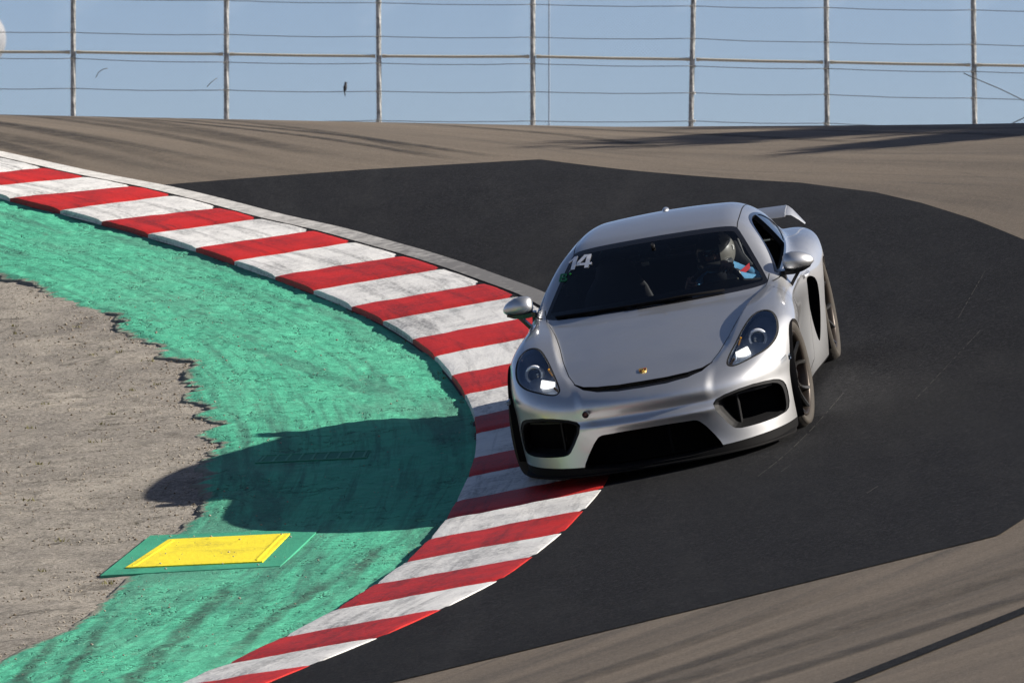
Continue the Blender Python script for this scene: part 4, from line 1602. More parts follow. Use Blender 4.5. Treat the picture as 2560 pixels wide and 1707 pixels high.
# ---- panels
body = sh.object('body_shell', [0], M_paint, car)
sh.object('rear_bumper', [LB_TAIL], M_paint, car)
hood = sh.object('hood', [LB_HOOD], M_paint, car)
bumper = sh.object('front_bumper', [LB_BUMP], M_paint, car)
roof = sh.object('roof_panel', [LB_ROOF], M_paint, car)
M_lipb = simple('matt_black_lip', (0.006, 0.006, 0.0065), 0.7, spec=0.12)
lip = sh.object('front_lip', [LB_LIP], M_lipb, car)
keep = sh.lab.copy()
ctr = sh.V[sh.T].mean(1)
for nm_g, sel in (('hood_gap', (ctr[:, 1] < .86) & (np.abs(ctr[:, 0]) < .74) & (ctr[:, 2] > .55) & (sh.N[sh.T[:, 0], 2] > .2)), ('rest', None)):
    if sel is not None:
        gap_hood = sel & (keep == LB_GAP)
gap_hood &= np.abs(ctr[:, 0]) < .715
gap_roof = (keep == LB_GAP) & ~gap_hood & (ctr[:, 2] > 1.0)
gap_door = (keep == LB_GAP) & ~gap_hood & ~gap_roof
for sel, par, nm_g in ((gap_hood & (ctr[:, 0] > 0), hood, 'hood_gap'), (gap_hood & (ctr[:, 0] <= 0), hood, 'hood_gap'), (gap_roof & (ctr[:, 0] > 0), roof, 'roof_seam'), (gap_roof & (ctr[:, 0] < 0), roof, 'roof_seam'), (gap_door & (ctr[:, 0] > 0), body, 'door_gap'), (gap_door & (ctr[:, 0] < 0), body, 'door_gap')):
    sh.lab = np.where(sel, 1, -1)
    sh.object(nm_g, [1], M_gap, par, offset=-0.004)
sh.lab = keep
slot_o = sh.object('hood_slot', [LB_SLOT], M_blackgloss, bumper, offset=-0.018)
sh.skirt('slot_edge', sh.border([LB_SLOT]), 0.02, M_blackgloss, bumper)
V0 = sh.V
for side, nm in ((1, 'left'), (-1, 'right')):
    keep = sh.lab.copy()
    m_ = (sh.V[sh.T][:, :, 0].mean(1) * side) > 0
    sh.lab = np.where(m_, keep, -1)
    d = sh.object('door', [LB_DOOR], M_paint, car)
    sh.object('window_trim', [LB_SWB], M_blackgloss, d, offset=0.001)
    if True:
        sh.skirt('window_channel', sh.border([LB_SWB], [LB_SW]), 0.03, M_plastic, d)
    sh.object('quarter_window', [LB_QW], M_dglass, car, offset=-0.003)
    # side air intake
    e = sh.border([LB_INTK])
    ik_o = sh.skirt('side_intake', e, lambda A, N_: np.stack([-np.sign(A[:, 0]) * .09, np.full(len(A), .05), 0 * A[:, 0]], 1), M_void, car)
    sh.object('intake_back', [LB_INTK], M_void, ik_o, offset=-0.085)
    # door handle
    mh = MB()
    hx = float(S_side(np.array(1.63), np.array(.755)))
    mh.loft([[Vector((side * (hx + dx), yy, .752 + dz)) for dx, dz in ((-.02, -.012), (.028 * k, -.010), (.033 * k, 0), (.028 * k, .010), (-.02, .012))] for yy, k in ((1.52, .3), (1.55, .8), (1.60, 1), (1.66, 1), (1.70, .8), (1.72, .3))])
    mh.build('handle', M_paint, d, smooth=True, sharp=50)
    # headlamp
    hlb = sh.object('headlamp', [LB_HLB], M_gap, car, offset=-0.001)
    lens = sh.object('lens', [LB_HL], M_lens, hlb, offset=-0.002)
    sh.skirt('housing_wall', sh.border([LB_HL]), lambda A, N_: np.stack([0 * A[:, 0], np.full(len(A), .11), np.full(len(A), -.02)], 1), M_lampblack, hlb)
    bw = sh.object('housing', [LB_HL], M_lampblack, hlb)
    co = np.array([v.co for v in bw.data.vertices])
    cc = co.mean(0)
    co = cc + (co - cc) * 1.0 + np.array([0, .075, -.035])
    bw.data.vertices.foreach_set('co', co.astype(np.float32).ravel())
    bw.data.update()
    # projector with chrome ring, light block and amber strips
    sp_ = project(F_car, np.array([[side * .705, -.383, .708]]), 8)
    c0 = Vector(sp_[0]) - Vector(unit(grad(F_car, sp_))[0]) * .040
    dirv = Vector((side * .12, -1, .16)).normalized()
    Mx = Matrix.Translation(c0) @ dirv.to_track_quat('X', 'Z').to_matrix().to_4x4()
    pm = MB()
    pm.lathe([(-.05, .060), (0.0, .060), (.008, .056), (.010, .046), (.002, .041)], 28).transform(Mx)
    pr = pm.build('projector_ring', simple('pale_ring', (0.80, 0.83, 0.88), 0.3, 0.1), hlb, smooth=True, sharp=40)
    pm = MB()
    pm.lathe([(-.012, .042)] + [(-.012 + .022 * math.sin(a), .041 * math.cos(a)) for a in [k * math.pi / 14 for k in range(0, 8)]], 28).transform(Mx)
    pm.build('projector_lens', simple('projector_glass', (0.06, 0.075, 0.10), 0.05, coat=1.0), hlb, smooth=True)
    t = NT('daytime_light')
    t.p(Base_Color=(0.9, 0.92, 0.95), Roughness=0.3, Emission_Color=(1.0, 0.97, 0.9), Emission_Strength=0.9)
    q = dirv.to_track_quat('-Y', 'Z').to_matrix()
    lm = MB()
    lm.box((side * .610, -.515, .638), (.086, .03, .052), rot=Matrix.Rotation(side * -.30, 3, 'Y') @ q, bevel=.006)
    lm.build('daytime_lamp', t.m, hlb, smooth=True, sharp=40)
    lm = MB()
    lm.box((side * .592, -.42, .700), (.012, .02, .05), rot=Matrix.Rotation(side * .5, 3, 'Y') @ q, bevel=.003)
    lm.build('indicator', M_amber, hlb)
    lm = MB()
    lm.box((side * .546, -.62, .613), (.014, .02, .05), rot=Matrix.Rotation(side * .75, 3, 'Y') @ q, bevel=.003)
    lm.build('indicator', M_amber, hlb)
    lm = MB()
    lm.tube([(side * .64, -.20, .745), (side * .60, -.36, .70), (side * .565, -.50, .645), (side * .56, -.57, .60), (side * .62, -.55, .59), (side * .70, -.49, .60)], .007, 8)
    lm.build('light_guide', M_chrome, hlb, smooth=True)
    # bumper side intake: silver edge rolls in, then a black box with a mesh back
    e = sh.border([LB_INT])
    inn = lambda dpt, shr: (lambda A, N_: np.stack([(side * .63 - A[:, 0]) * shr, np.full(len(A), dpt), (.345 - A[:, 2]) * shr], 1))
    si = sh.skirt('bumper_intake', e, inn(.045, .10), M_plastic, car)
    sh.object('intake_frame', [LB_INTF], M_plastic, si, offset=-0.006)
    sh.skirt('frame_edge', sh.border([LB_INTF], [LB_BUMP, 0]), 0.010, M_plastic, si)
    sh.skirt('intake_box', e, inn(.19, .20), M_plastic, si)
    bk = sh.object('radiator', [LB_INT], M_void, si)
    co = np.array([v.co for v in bk.data.vertices])
    co[:, 1] = co[:, 1] * .35 + .65 * (-.62) + .20
    bk.data.vertices.foreach_set('co', co.astype(np.float32).ravel())
    bk.data.update()
    fm = MB()
    fm.loft([[(side * xx, yy, zz) for yy, zz in ((-.80 + dy, .44), (-.70 + dy, .452), (-.70 + dy, .43), (-.80 + dy, .425))] for xx, dy in ((.44, .02), (.55, .06), (.66, .13), (.755, .22))])
    fm.build('running_light_bar', M_plastic, si)
    fm = MB()
    fm.box((side * .545, -.69, .34), (.012, .08, .20), bevel=.003)
    fm.build('intake_divider', M_plastic, si)
    # wheel well
    sh.lab = keep
    for cy, cz, r_ in ((0.0, .345, .372), (2.484, .350, .378)):
        wm = MB()
        nn = 36
        a0, a1 = math.radians(-28), math.radians(208)
        ang = [a0 + (a1 - a0) * k / nn for k in range(nn + 1)]
        prof = [(.895, r_ + .002), (.86, r_ + .012), (.55, r_ + .012), (.50, r_ - .05), (.48, .05)]
        wm.loft([[Vector((side * xx, cy - rr * math.cos(a), cz + rr * math.sin(a))) for a in ang] for xx, rr in prof], cap=False, closed=False)
        wm.build('wheel_well', M_void, body, smooth=True)
sh.object('windscreen_band', [LB_WSB], M_blackgloss, car, offset=-0.001)
wsh_o = sh.object('windscreen', [LB_WS], M_glass, car, offset=-0.002)
sh.object('rear_window', [LB_RW], M_dglass, car, offset=-0.002)
# arch lips turned inwards
ae = sh.border([0, LB_BUMP, LB_LIP, LB_TAIL], [LB_ARCH])
for side in (1, -1):
    for yl, yh in ((-1, 1.2), (1.2, 4)):
        sel = (sh.V[ae[:, 0], 0] * side > 0) & (sh.V[ae[:, 0], 1] > yl) & (sh.V[ae[:, 0], 1] < yh)
        sh.skirt('arch_lip', ae[sel], lambda A, N_: np.stack([-np.sign(A[:, 0]) * .035, 0 * A[:, 0], 0 * A[:, 0]], 1), M_paint, body)
# central grille
e = sh.border([LB_GR])
gr = sh.skirt('centre_grille', e, lambda A, N_: np.stack([0 * A[:, 0], np.full(len(A), .15), 0 * A[:, 0]], 1), M_plastic, car)
bk = sh.object('radiator', [LB_GR], M_void, gr)
co = np.array([v.co for v in bk.data.vertices])
co[:, 1] += .20
bk.data.vertices.foreach_set('co', co.astype(np.float32).ravel())
gm = MB()
for k in range(11):
    gm.tube([(-.40, -.76, .175 + k * .0165), (0, -.79, .175 + k * .0165), (.40, -.76, .175 + k * .0165)], .0014, 4)
for k in range(41):
    gm.tube([(-.40 + k * .02, -.775, .165), (-.40 + k * .02, -.775, .35)], .0014, 4)
g_ = gm.build('grille_mesh', M_void, gr)
g_['kind'] = 'stuff'
gm = MB()
gm.box((.12, -.86, .25), (.01, .06, .17))
gm.build('grille_strut', M_void, gr)
# cabin lining: the painted cabin shell again, a little inside
ax_, x, y, z, N = fields()
up = sh.V[sh.T][:, :, 2].mean(1) > .62
yy_ = sh.V[sh.T][:, :, 1].mean(1)
keep = sh.lab.copy()
sh.lab = np.where(up & (yy_ > .62) & (yy_ < 2.95) & np.isin(keep, [0, LB_DOOR, LB_ROOF, LB_GAP]), 1, -1)
sh.object('cabin_lining', [1], M_trim, body, offset=-0.022, flip=True)
sh.lab = keep

# --- lower splitter lip and floor
m = MB()
pts = [(xx, float(plan_y(abs(xx))) - .012) for xx in np.linspace(-.84, .84, 61)]
rings = []
for xx, yy in pts:
    rings.append([(xx, yy, .098), (xx, yy - .006, .104), (xx, yy - .004, .112), (xx, yy + .06, .125), (xx, yy + .10, .10)])
m.loft(rings)
m.build('splitter', M_lipb, lip, smooth=True, sharp=40)
m = MB()
m.loft([[(-w_, yy, .10), (w_, yy, .10), (w_, yy, .14), (-w_, yy, .14)] for yy, w_ in ((-.70, .55), (-.40, .62), (.42, .62), (.45, .80), (2.05, .80), (2.08, .62), (3.2, .62), (3.3, .5))])
m.build('underbody', M_void, body)

# --- mirrors
for side in (1, -1):
    mm = MB()
    rings = []
    # sections from the inner end outwards
    for (xx, cy_, cz_, ry, rz) in ((.806, .905, .945, .030, .028), (.812, .90, .946, .052, .047), (.835, .895, .947, .062, .060), (.87, .893, .947, .066, .066), (.91, .897, .945, .064, .062), (.95, .905, .941, .056, .050), (.98, .915, .937, .042, .034), (.997, .925, .934, .020, .014)):
        rg = []
        for k in range(20):
            a = 2 * math.pi * k / 20
            c_, s_ = math.cos(a), math.sin(a)
            yy = cy_ + ry * c_
            if c_ > 0:
                yy = cy_ + ry * .75 * min(c_ * 1.6, 1)
            rg.append(Vector((side * xx, yy, cz_ + rz * s_ * (1.0 if s_ > 0 else .85))))
        rings.append(rg)
    mm.loft(rings)
    mir = mm.build('mirror', M_paint, car, smooth=True, sharp=50)
    gmb = MB()
    gmb.loft([[Vector((side * (.893 + wx * math.cos(a)), yy, .945 + wz * math.sin(a))) for a in [2 * math.pi * k / 20 for k in range(20)]] for wx, wz, yy in ((.075, .046, .945), (.070, .042, .949))])
    gmb.build('mirror_glass', M_chrome, mir)
    am = MB()
    bar = lambda pts, hy, hx: am.loft([[Vector((side * (xx + dx), yy + dy, zz)) for dx, dy in ((-hx, -hy), (hx, -hy), (hx, hy), (-hx, hy))] for xx, yy, zz in pts])
    am.loft([[Vector((side * xx, yy + dy, zz + dz)) for dy, dz in ((-.05, -hz_), (.045, -hz_), (.045, hz_), (-.05, hz_))] for xx, yy, zz, hz_ in ((.975, .915, .905, .004), (.93, .90, .894, .010), (.87, .893, .888, .014), (.815, .89, .892, .014), (.79, .885, .895, .012))])
    bar(((.905, .892, .892), (.875, .89, .855), (.842, .888, .812), (.835, .888, .80)), .03, .013)
    bar(((.80, .875, .90), (.806, .88, .85), (.822, .885, .805)), .03, .011)
    am.build('mirror_arm', M_blackgloss, mir)

# --- rear wing
wing = empty('rear_wing')
wing.parent = car
wm = MB()
rings = []
for xx in np.linspace(-.645, .645, 25):
    rg = []
    bow = .015 * (xx / .7) ** 2
    for s_, th in ((0, 0), (.03, .012), (.10, .016), (.20, .012), (.27, .004), (.27, .0), (.18, -.012), (.08, -.014), (.02, -.008)):
        rg.append((xx, 3.18 + s_, .945 - bow + th + .13 * s_))
    rings.append(rg)
wm.loft(rings)
wm.build('wing_blade', M_paint, wing, smooth=True, sharp=50)
for side in (1, -1):
    em = MB()
    rings = []
    for xx, dz, wd in ((.635, .004, 1.0), (.655, .002, .8), (.678, -.012, .55), (.710, -.050, .35), (.748, -.098, .15)):
        rings.append([(side * (xx + dx), 3.18 + .25 + (s_ - .25) * wd, .932 + dz + .13 * s_ * wd) for s_, dx in ((0, 0), (.09, .003), (.18, .003), (.28, 0), (.18, -.003), (.09, -.003))])
    em.loft(rings)
    em.build('end_plate', M_paint, wing, smooth=True, sharp=50)
    sm_ = MB()
    sm_.loft([[(side * (.33 + dx), yy + dy, zz) for dx, dy in ((-.008, -.06), (.008, -.06), (.008, .06), (-.008, .06))] for yy, zz in ((3.05, .87), (3.15, .91), (3.28, .955))])
    sm_.build('wing_support', M_blackgloss, wing)

# --- wheels
def tyre_prof(w, R_, rim):
    h_ = w / 2
    return [(-h_ * .80, rim), (-h_ * .95, rim + .012), (-h_ * 1.03, rim + .035), (-h_ * 1.02, rim + .055), (-h_ * .93, R_ - .018), (-h_ * .80, R_ - .005), (-h_ * .6, R_), (0, R_ + .001), (h_ * .6, R_), (h_ * .80, R_ - .005), (h_ * .93, R_ - .018), (h_ * 1.02, rim + .055), (h_ * 1.03, rim + .035), (h_ * .95, rim + .012), (h_ * .80, rim)]


def mat_tyre():
    t = NT('dusty_tyre_rubber')
    v = t.coord()
    n1 = t.noise(v, 14, 4, 0.65)
    t.p(Base_Color=t.mix(n1, (0.020, 0.018, 0.016), (0.055, 0.044, 0.032)), Roughness=0.8, Normal=t.bump(t.noise(v, 60, 3), 0.3, 0.004))
    return t.m


M_tyre = mat_tyre()
M_rim = simple('satin_black_rim', (0.010, 0.0095, 0.009), 0.38, 0.3, coat=0.3)
M_rimlip = simple('dusty_rim_lip', (0.045, 0.035, 0.028), 0.38, 0.5, noise_amt=0.25)
M_disc = simple('brake_disc_steel', (0.30, 0.29, 0.28), 0.35, 0.9)
M_cal = simple('red_caliper', (0.45, 0.012, 0.010), 0.35)


def wheel(name, w, R_, side):
    """outer face towards +x for side=+1"""
    root = empty(name)
    root.parent = car
    rim = .262
    MB().lathe(tyre_prof(w, R_, rim), 64).build('tyre', M_tyre, root, smooth=True)
    h_ = w / 2
    s = side
    rm = MB()
    rm.lathe([(s * (h_ * .82), rim + .004), (s * (h_ * .93), rim + .006), (s * h_ * .95, rim - .004), (s * h_ * .90, rim - .012), (s * h_ * .80, rim - .018), (-s * h_ * .8, rim - .03), (-s * h_ * .85, rim)], 64)
    ro = rm.build('rim', M_rimlip, root, smooth=True)
    sp = MB()
    for k in range(5):
        for d_ in (-1, 1):
            a0 = 2 * math.pi * k / 5 + d_ * .10
            a1 = 2 * math.pi * k / 5 + d_ * .30
            rings = []
            for q in range(6):
                f_ = q / 5
                r_ = .055 + (.25 - .055) * f_
                a = a0 + (a1 - a0) * f_ ** 1.5
                wd = .017 - .004 * math.sin(math.pi * f_)
                dp = h_ * (.62 + .22 * f_) - .02 * math.sin(math.pi * f_)
                tang = Vector((0, -math.sin(a), math.cos(a)))
                c = Vector((s * dp, r_ * math.cos(a), r_ * math.sin(a)))
                nx = Vector((s, 0, 0))
                rings.append([c + tang * wd, c + tang * wd * .5 + nx * .012, c - tang * wd * .5 + nx * .012, c - tang * wd, c - nx * .03])
            sp.loft(rings)
    sp.lathe([(s * h_ * .45, .075), (s * h_ * .66, .072), (s * h_ * .70, .055), (s * h_ * .64, .035), (s * h_ * .64, .0005)], 24)
    sp.build('spokes', M_rim, root, smooth=True, sharp=35)
    nm = MB()
    nm.lathe([(s * h_ * .60, .030), (s * h_ * .78, .028), (s * h_ * .80, .02), (s * h_ * .80, .0005)], 18)
    nm.build('hub_cap', M_rim, root, smooth=True, sharp=40)
    dm = MB()
    dm.lathe([(-s * .012, .06), (s * .012, .06), (s * .012, .19), (-s * .012, .19), (-s * .012, .06)], 40)
    dm.build('brake_disc', M_disc, root, smooth=True, sharp=40)
    cm = MB()
    rings = []
    for k in range(7):
        a = math.radians(-35 + k * 70 / 6) + math.radians(20)
        rings.append([Vector((s * xx, -rr * math.cos(a), rr * math.sin(a))) for xx, rr in ((-.045, .125), (.045, .125), (.05, .205), (-.05, .205))])
    cm.loft(rings)
    cm.build('caliper', M_cal, root, smooth=True, sharp=40)
    bm_ = MB()
    bm_.lathe([(-s * h_ * .55, .0005), (-s * h_ * .55, rim - .03)], 32)
    bm_.build('wheel_back', M_void, root)
    return root


for side in (1, -1):
    wf = wheel('front_wheel', .245, .338, side)
    wf.location = (side * .765, 0, .336 + (.045 if side > 0 else 0))
    wf.rotation_euler = (0.4, math.radians(-1.5) * side, math.radians(-5.5))
    wr = wheel('rear_wheel', .29, .342, side)
    wr.location = (side * .755, 2.484, .340 + (.04 if side > 0 else 0))
    wr.rotation_euler = (0.9, math.radians(-1.5) * side, 0)

# --- small fittings: wiper, antenna, tow-eye cap, crest, side marker
m = MB()
wp = [(-.66, .892), (-.4, .905), (-.1, .922), (.12, .935)]


def ws_pt(x_, z_, off=0.012):
    y_ = .455 + (z_ - .88) * 1.97 + .55 * x_ * x_
    return Vector((x_, y_ - off * .9, z_ + off * .45))


m.tube([ws_pt(-.64, .872), ws_pt(-.4, .884), ws_pt(-.15, .890), ws_pt(.12, .893), ws_pt(.25, .891)], .008, 6)
m.tube([ws_pt(-.10, .884, .018), ws_pt(.05, .890, .024), ws_pt(.20, .892, .024), ws_pt(.45, .880, .018)], .009, 6)
m.build('wiper', M_void, car, smooth=True)
m = MB()
m.loft([[Vector((wd * math.cos(a), 2.06 + ly, 1.245 + hz * max(math.sin(a), 0))) for a in [math.pi * k / 8 for k in range(9)]] for ly, wd, hz in ((-.04, .004, .003), (-.025, .016, .014), (0, .022, .020), (.04, .022, .021), (.07, .016, .012))], closed=True)
m.build('roof_antenna', M_paint, car, smooth=True, sharp=50)
m = MB()
tp = Vector((-.362, -.915, .482))
m.lathe([(-.02, .021), (0.006, .021), (.010, .017), (.004, .012), (.004, .0005)], 20).transform(Matrix.Translation(tp) @ Vector((0, -1, 0)).to_track_quat('X', 'Z').to_matrix().to_4x4())
m.build('tow_eye_cap', M_blackgloss, bumper, smooth=True, sharp=40)
# crest: gold shield with quartered field
cp = np.array([[0, -.667, .652]])
cp = project(F_car, cp, 8)[0]
cn = Vector(unit(grad(F_car, cp[None]))[0])
cu = (Vector((0, 1, .3)) - cn * Vector((0, 1, .3)).dot(cn)).normalized()
cr = cu.cross(cn) * 1.0
if cr.x < 0:
    cr = -cr
shield = [(-1, 1), (0, 1.06), (1, 1), (1, .2), (.93, -.3), (.66, -.72), (0, -1.12), (-.66, -.72), (-.93, -.3), (-1, .2)]
M_gold = simple('gold_enamel', (0.62, 0.40, 0.10), 0.3, 0.7)
M_cred = simple('red_enamel', (0.35, 0.02, 0.02), 0.3)
M_cblk = simple('black_enamel', (0.01, 0.01, 0.01), 0.3)


def crest_piece(name, poly, h0, mat, parent):
    c_ = Vector(cp)
    mm = MB()
    top = [c_ + cr * (a * .024) + cu * (b * .029) + cn * h0 for a, b in poly]
    bot = [p - cn * .006 for p in top]
    n_ = len(poly)
    mm.add(top + bot, [tuple(range(n_)), tuple(range(2 * n_ - 1, n_ - 1, -1))] + [(k, (k + 1) % n_, n_ + (k + 1) % n_, n_ + k) for k in range(n_)])
    return mm.build(name, mat, parent)


crest = crest_piece('hood_crest', shield, .005, M_gold, hood)
crest_piece('crest_stripes', [(.12, .82), (.86, .80), (.86, .55), (.12, .55)], .0065, M_cred, hood)
crest_piece('crest_stripes', [(-.86, -.05), (-.12, -.05), (-.12, -.25), (-.84, -.25)], .0065, M_cred, hood)
crest_piece('crest_stripes', [(-.78, -.45), (-.12, -.45), (-.12, -.85), (-.45, -.70)], .0065, M_cblk, hood)
crest_piece('crest_stripes', [(.12, .40), (.88, .38), (.88, .22), (.12, .22)], .0065, M_cblk, hood)
crest_piece('crest_centre', [(-.34, .42), (.34, .42), (.30, -.2), (0, -.42), (-.30, -.2)], .008, M_gold, hood)
crest_piece('crest_centre', [(-.12, .25), (.14, .18), (.10, -.2), (-.10, -.18)], .009, M_cblk, hood)
# side markers on the fender sides
for side in (1, -1):
    smk = MB()
    for (yy, zz) in ((-.43, .56),):
        xx = float(S_side(np.array(yy), np.array(zz)))
        smk.loft([[(side * (xx - .012 + dx), yy + dy, zz + dz) for dx, dz in ((0, -.014), (.012, -.012), (.012, .012), (0, .014))] for dy in (-.05, .05)])
    smk.build('side_marker', M_lens, bumper)

# --- windscreen numbers
M_numw = simple('white_vinyl', (0.88, 0.89, 0.93), 0.6, noise_amt=0.03)
M_numg = simple('green_vinyl', (0.01, 0.16, 0.06), 0.6, noise_amt=0.05)


def ws_decal(name, polys, org, sx, sz, slant, mat, off=0.0008):
    mm = MB()
    for poly in polys:
        # subdivide so that it bends with the glass
        pts = []
        for (a, b) in poly:
            x_ = org[0] + a * sx + b * slant
            z_ = org[1] + b * sz
            q_ = project(F_car, np.array([ws_pt(x_, z_, 0.0)]), 6)
            pts.append(Vector(q_[0]) + Vector(unit(grad(F_car, q_))[0]) * (off + 0.0008))
        pts2 = [p + Vector((0, -.0006, .0004)) for p in pts]
        n_ = len(pts)
        mm.add(pts + pts2, [tuple(range(n_))[::-1], tuple(range(n_, 2 * n_))] + [(k, (k + 1) % n_, n_ + (k + 1) % n_, n_ + k) for k in range(n_)])
    return mm.build(name, mat, wsh_o)


one = [[(.0, .62), (.20, .80), (.34, 1.0), (.56, 1.0), (.56, .0), (.30, .0), (.30, .72), (.10, .52)]]
four = [[(.35, 1.0), (.66, 1.0), (.22, .40), (.0, .40), (.0, .44)], [(.0, .20), (.0, .42), (.22, .42), (.22, .20)], [(.20, .20), (.20, .37), (.95, .37), (.95, .20)], [(.54, .0), (.54, .62), (.80, .62), (.80, .0)], [(.66, 1.0), (.80, 1.0), (.80, .60), (.54, .60), (.54, .84)]]
ws_decal('number_decal', one, (-.578, 1.104), .105, .068, .020, M_numw)
ws_decal('number_decal', four, (-.512, 1.108), .108, .068, .020, M_numw)
Bp = [[(.0, .0), (.0, 1.0), (.24, 1.0), (.24, .0)], [(.22, .80), (.22, 1.0), (.70, 1.0), (.84, .88), (.72, .80)], [(.62, .55), (.62, .95), (.84, .90), (.84, .62)], [(.22, .42), (.22, .58), (.76, .58), (.76, .42)], [(.66, .10), (.66, .50), (.92, .42), (.92, .14)], [(.22, .0), (.22, .20), (.80, .20), (.92, .12), (.78, .0)]]
ws_decal('group_letter', Bp, (-.628, 1.048), .058, .040, .012, M_numg)
ws_decal('round_sticker', [[(.5 + .5 * math.cos(a), .5 + .5 * math.sin(a)) for a in [2 * math.pi * k / 12 for k in range(12)]]], (-.555, 1.078), .014, .012, 0, simple('bright_green_vinyl', (0.05, 0.45, 0.06), 0.6))

# ------------------------------------------------------------------ cabin
cab = empty('cabin')
cab.parent = car
m = MB()
m.loft([[(xx, yy, zz) for yy, zz in ((.62, .80), (.66, .855), (.80, .868), (.98, .862 + .03 * hump), (1.08, .835 + .03 * hump), (1.10, .70), (1.06, .50), (.62, .50))] for xx, hump in ((-.72, 0), (-.3, 0), (0, .2), (.16, .5), (.28, 1), (.45, 1), (.58, .4), (.72, 0))])
m.build('dashboard', M_trim, cab, smooth=True, sharp=40)
m = MB()
m.box((0, 1.6, .30), (1.5, 2.2, .06))
m.build('floor', M_void, cab)
m = MB()
m.box((0, 1.35, .48), (.22, 1.1, .30), bevel=.03)
m.build('centre_tunnel', M_trim, cab)
m = MB()
m.box((0, 2.30, .62), (1.35, .06, .58), bevel=.02)
m.build('bulkhead', M_trim, cab)
M_glint = simple('pale_glint', (0.62, 0.65, 0.62), 0.35, 0.4)
m = MB()
m.tube([(-.62, 2.22, .925), (-.21, 2.22, .925), (.62, 2.22, .925)], .010, 10)
m.build('streak_bar', simple('grey_alloy', (0.10, 0.12, 0.12), 0.4, 0.5), cab, smooth=True)  # bar added to stand in for a streak of light at the rear window
m = MB()
m.box((-.20, 2.16, .915), (.05, .01, .022))
m.build('glint_box', M_glint, cab)  # pale box stands in for the glint at the rear window


def seat(cx):
    root = empty('seat')
    root.parent = cab
    m = MB()
    rings = []
    for zz, yy, hw, th in ((.40, 1.62, .22, .06), (.50, 1.66, .24, .07), (.62, 1.71, .25, .07), (.74, 1.76, .24, .07), (.84, 1.80, .20, .06), (.92, 1.83, .14, .055), (.985, 1.85, .12, .045), (1.01, 1.86, .09, .03)):
        rings.append([(cx + hw * math.cos(a), yy + th * math.sin(a) - .07 * abs(math.cos(a)) ** 3 * (1 if zz < .85 else .2), zz) for a in [2 * math.pi * k / 18 for k in range(18)]])
    m.loft(rings)
    m.build('backrest', M_trim, root, smooth=True, sharp=60)
    m = MB()
    m.box((cx, 1.38, .36), (.46, .52, .14), bevel=.05)
    m.build('cushion', M_trim, root, smooth=True, sharp=60)


seat(.345)
seat(-.36)
# steering wheel
SWC = Vector((.365, .97, .835))
sn = Vector((0, 1, .42)).normalized()
su = Vector((0, -.42, 1)).normalized()
sx_ = Vector((1, 0, 0))
m = MB()
m.tube([SWC + (sx_ * math.cos(a) + su * math.sin(a)) * .172 for a in [2 * math.pi * k / 40 for k in range(40)]], .0155, 10, closed=True)
sw_o = m.build('steering_wheel', simple('grey_leather', (0.05, 0.05, 0.048), 0.5), cab, smooth=True)
m = MB()
for a in (0.15, math.pi - .15, -math.pi / 2):
    m.tube([SWC + sn * -.02, SWC + (sx_ * math.cos(a) + su * math.sin(a)) * .16], [.028, .014], 8)
m.lathe([(-.03, .0005), (-.03, .055), (.0, .065), (.02, .05), (.024, .0005)], 20).transform(Matrix.Translation((0, 0, 0)))
for i_ in range(len(m.v) - 100, len(m.v)):
    p = Vector(m.v[i_])
    m.v[i_] = tuple(SWC + sn * p.x + sx_ * p.y + su * p.z)
m.build('wheel_hub', M_trim, sw_o, smooth=True, sharp=40)
# interior mirror
m = MB()
m.box((.0, 1.06, 1.135), (.20, .03, .055), bevel=.014)
m.tube([(0, 1.05, 1.15), (0, 1.02, 1.185)], .012, 8)
m.build('interior_mirror', M_trim, cab)
# red pull strap and belt by the driver's door
M_redstrap = simple('red_webbing', (0.62, 0.015, 0.025), 0.55, noise_amt=0.1)
m = MB()
m.loft([[Vector(p) + Vector((0, dy, dz)) for dy, dz in ((-.012, -.018), (-.012, .018), (.0, .018), (.0, -.018))] for p in ((.452, 1.33, .848), (.495, 1.36, .870), (.545, 1.40, .897))])
m.build('red_strap', M_redstrap, cab)
m = MB()
m.tube([(.466, 1.70, 1.035), (.478, 1.66, 1.005), (.500, 1.58, .955), (.545, 1.45, .918)], [.010, .010, .004, .003], 6)
m.build('belt_stay', simple('grey_webbing', (0.16, 0.16, 0.16), 0.6), cab, smooth=True)

# ------------------------------------------------------------------ the driver
M_shirt = simple('blue_sleeve_cloth', (0.085, 0.27, 0.46), 0.8, noise_amt=0.2, noise_scale=25)
M_skin = simple('skin', (0.42, 0.24, 0.16), 0.5, noise_amt=0.08)
M_helmet = simple('dark_helmet_shell', (0.035, 0.036, 0.036), 0.32, noise_amt=0.25, coat=0.4)
M_helm2 = simple('grey_helmet_side', (0.20, 0.19, 0.165), 0.35, coat=0.3)
M_shade = simple('dark_sunglasses', (0.006, 0.006, 0.008), 0.1, coat=0.8)
joints = {'pelvis': ((.345, 1.52, .46), .135), 'waist': ((.345, 1.60, .58), .125), 'chest': ((.345, 1.655, .74), .14), 'neck': ((.345, 1.60, .885), .062), 'head': ((.338, 1.50, .985), .08), 'crown': ((.336, 1.475, 1.06), .07),
          'shl': ((.515, 1.61, .80), .070), 'ell': ((.582, 1.25, .800), .056), 'wrl': ((.462, 1.035, .905), .038),
          'shr': ((.175, 1.61, .80), .070), 'elr': ((.105, 1.27, .74), .050), 'wrr': ((.235, 1.03, .86), .034),
          'hil': ((.435, 1.45, .44), .095), 'knl': ((.47, 1.05, .58), .068), 'anl': ((.44, .70, .36), .045), 'tol': ((.44, .58, .36), .035),
          'hir': ((.255, 1.45, .44), .095), 'knr': ((.25, 1.05, .58), .068), 'anr': ((.28, .70, .36), .045), 'tor': ((.28, .58, .36), .035)}
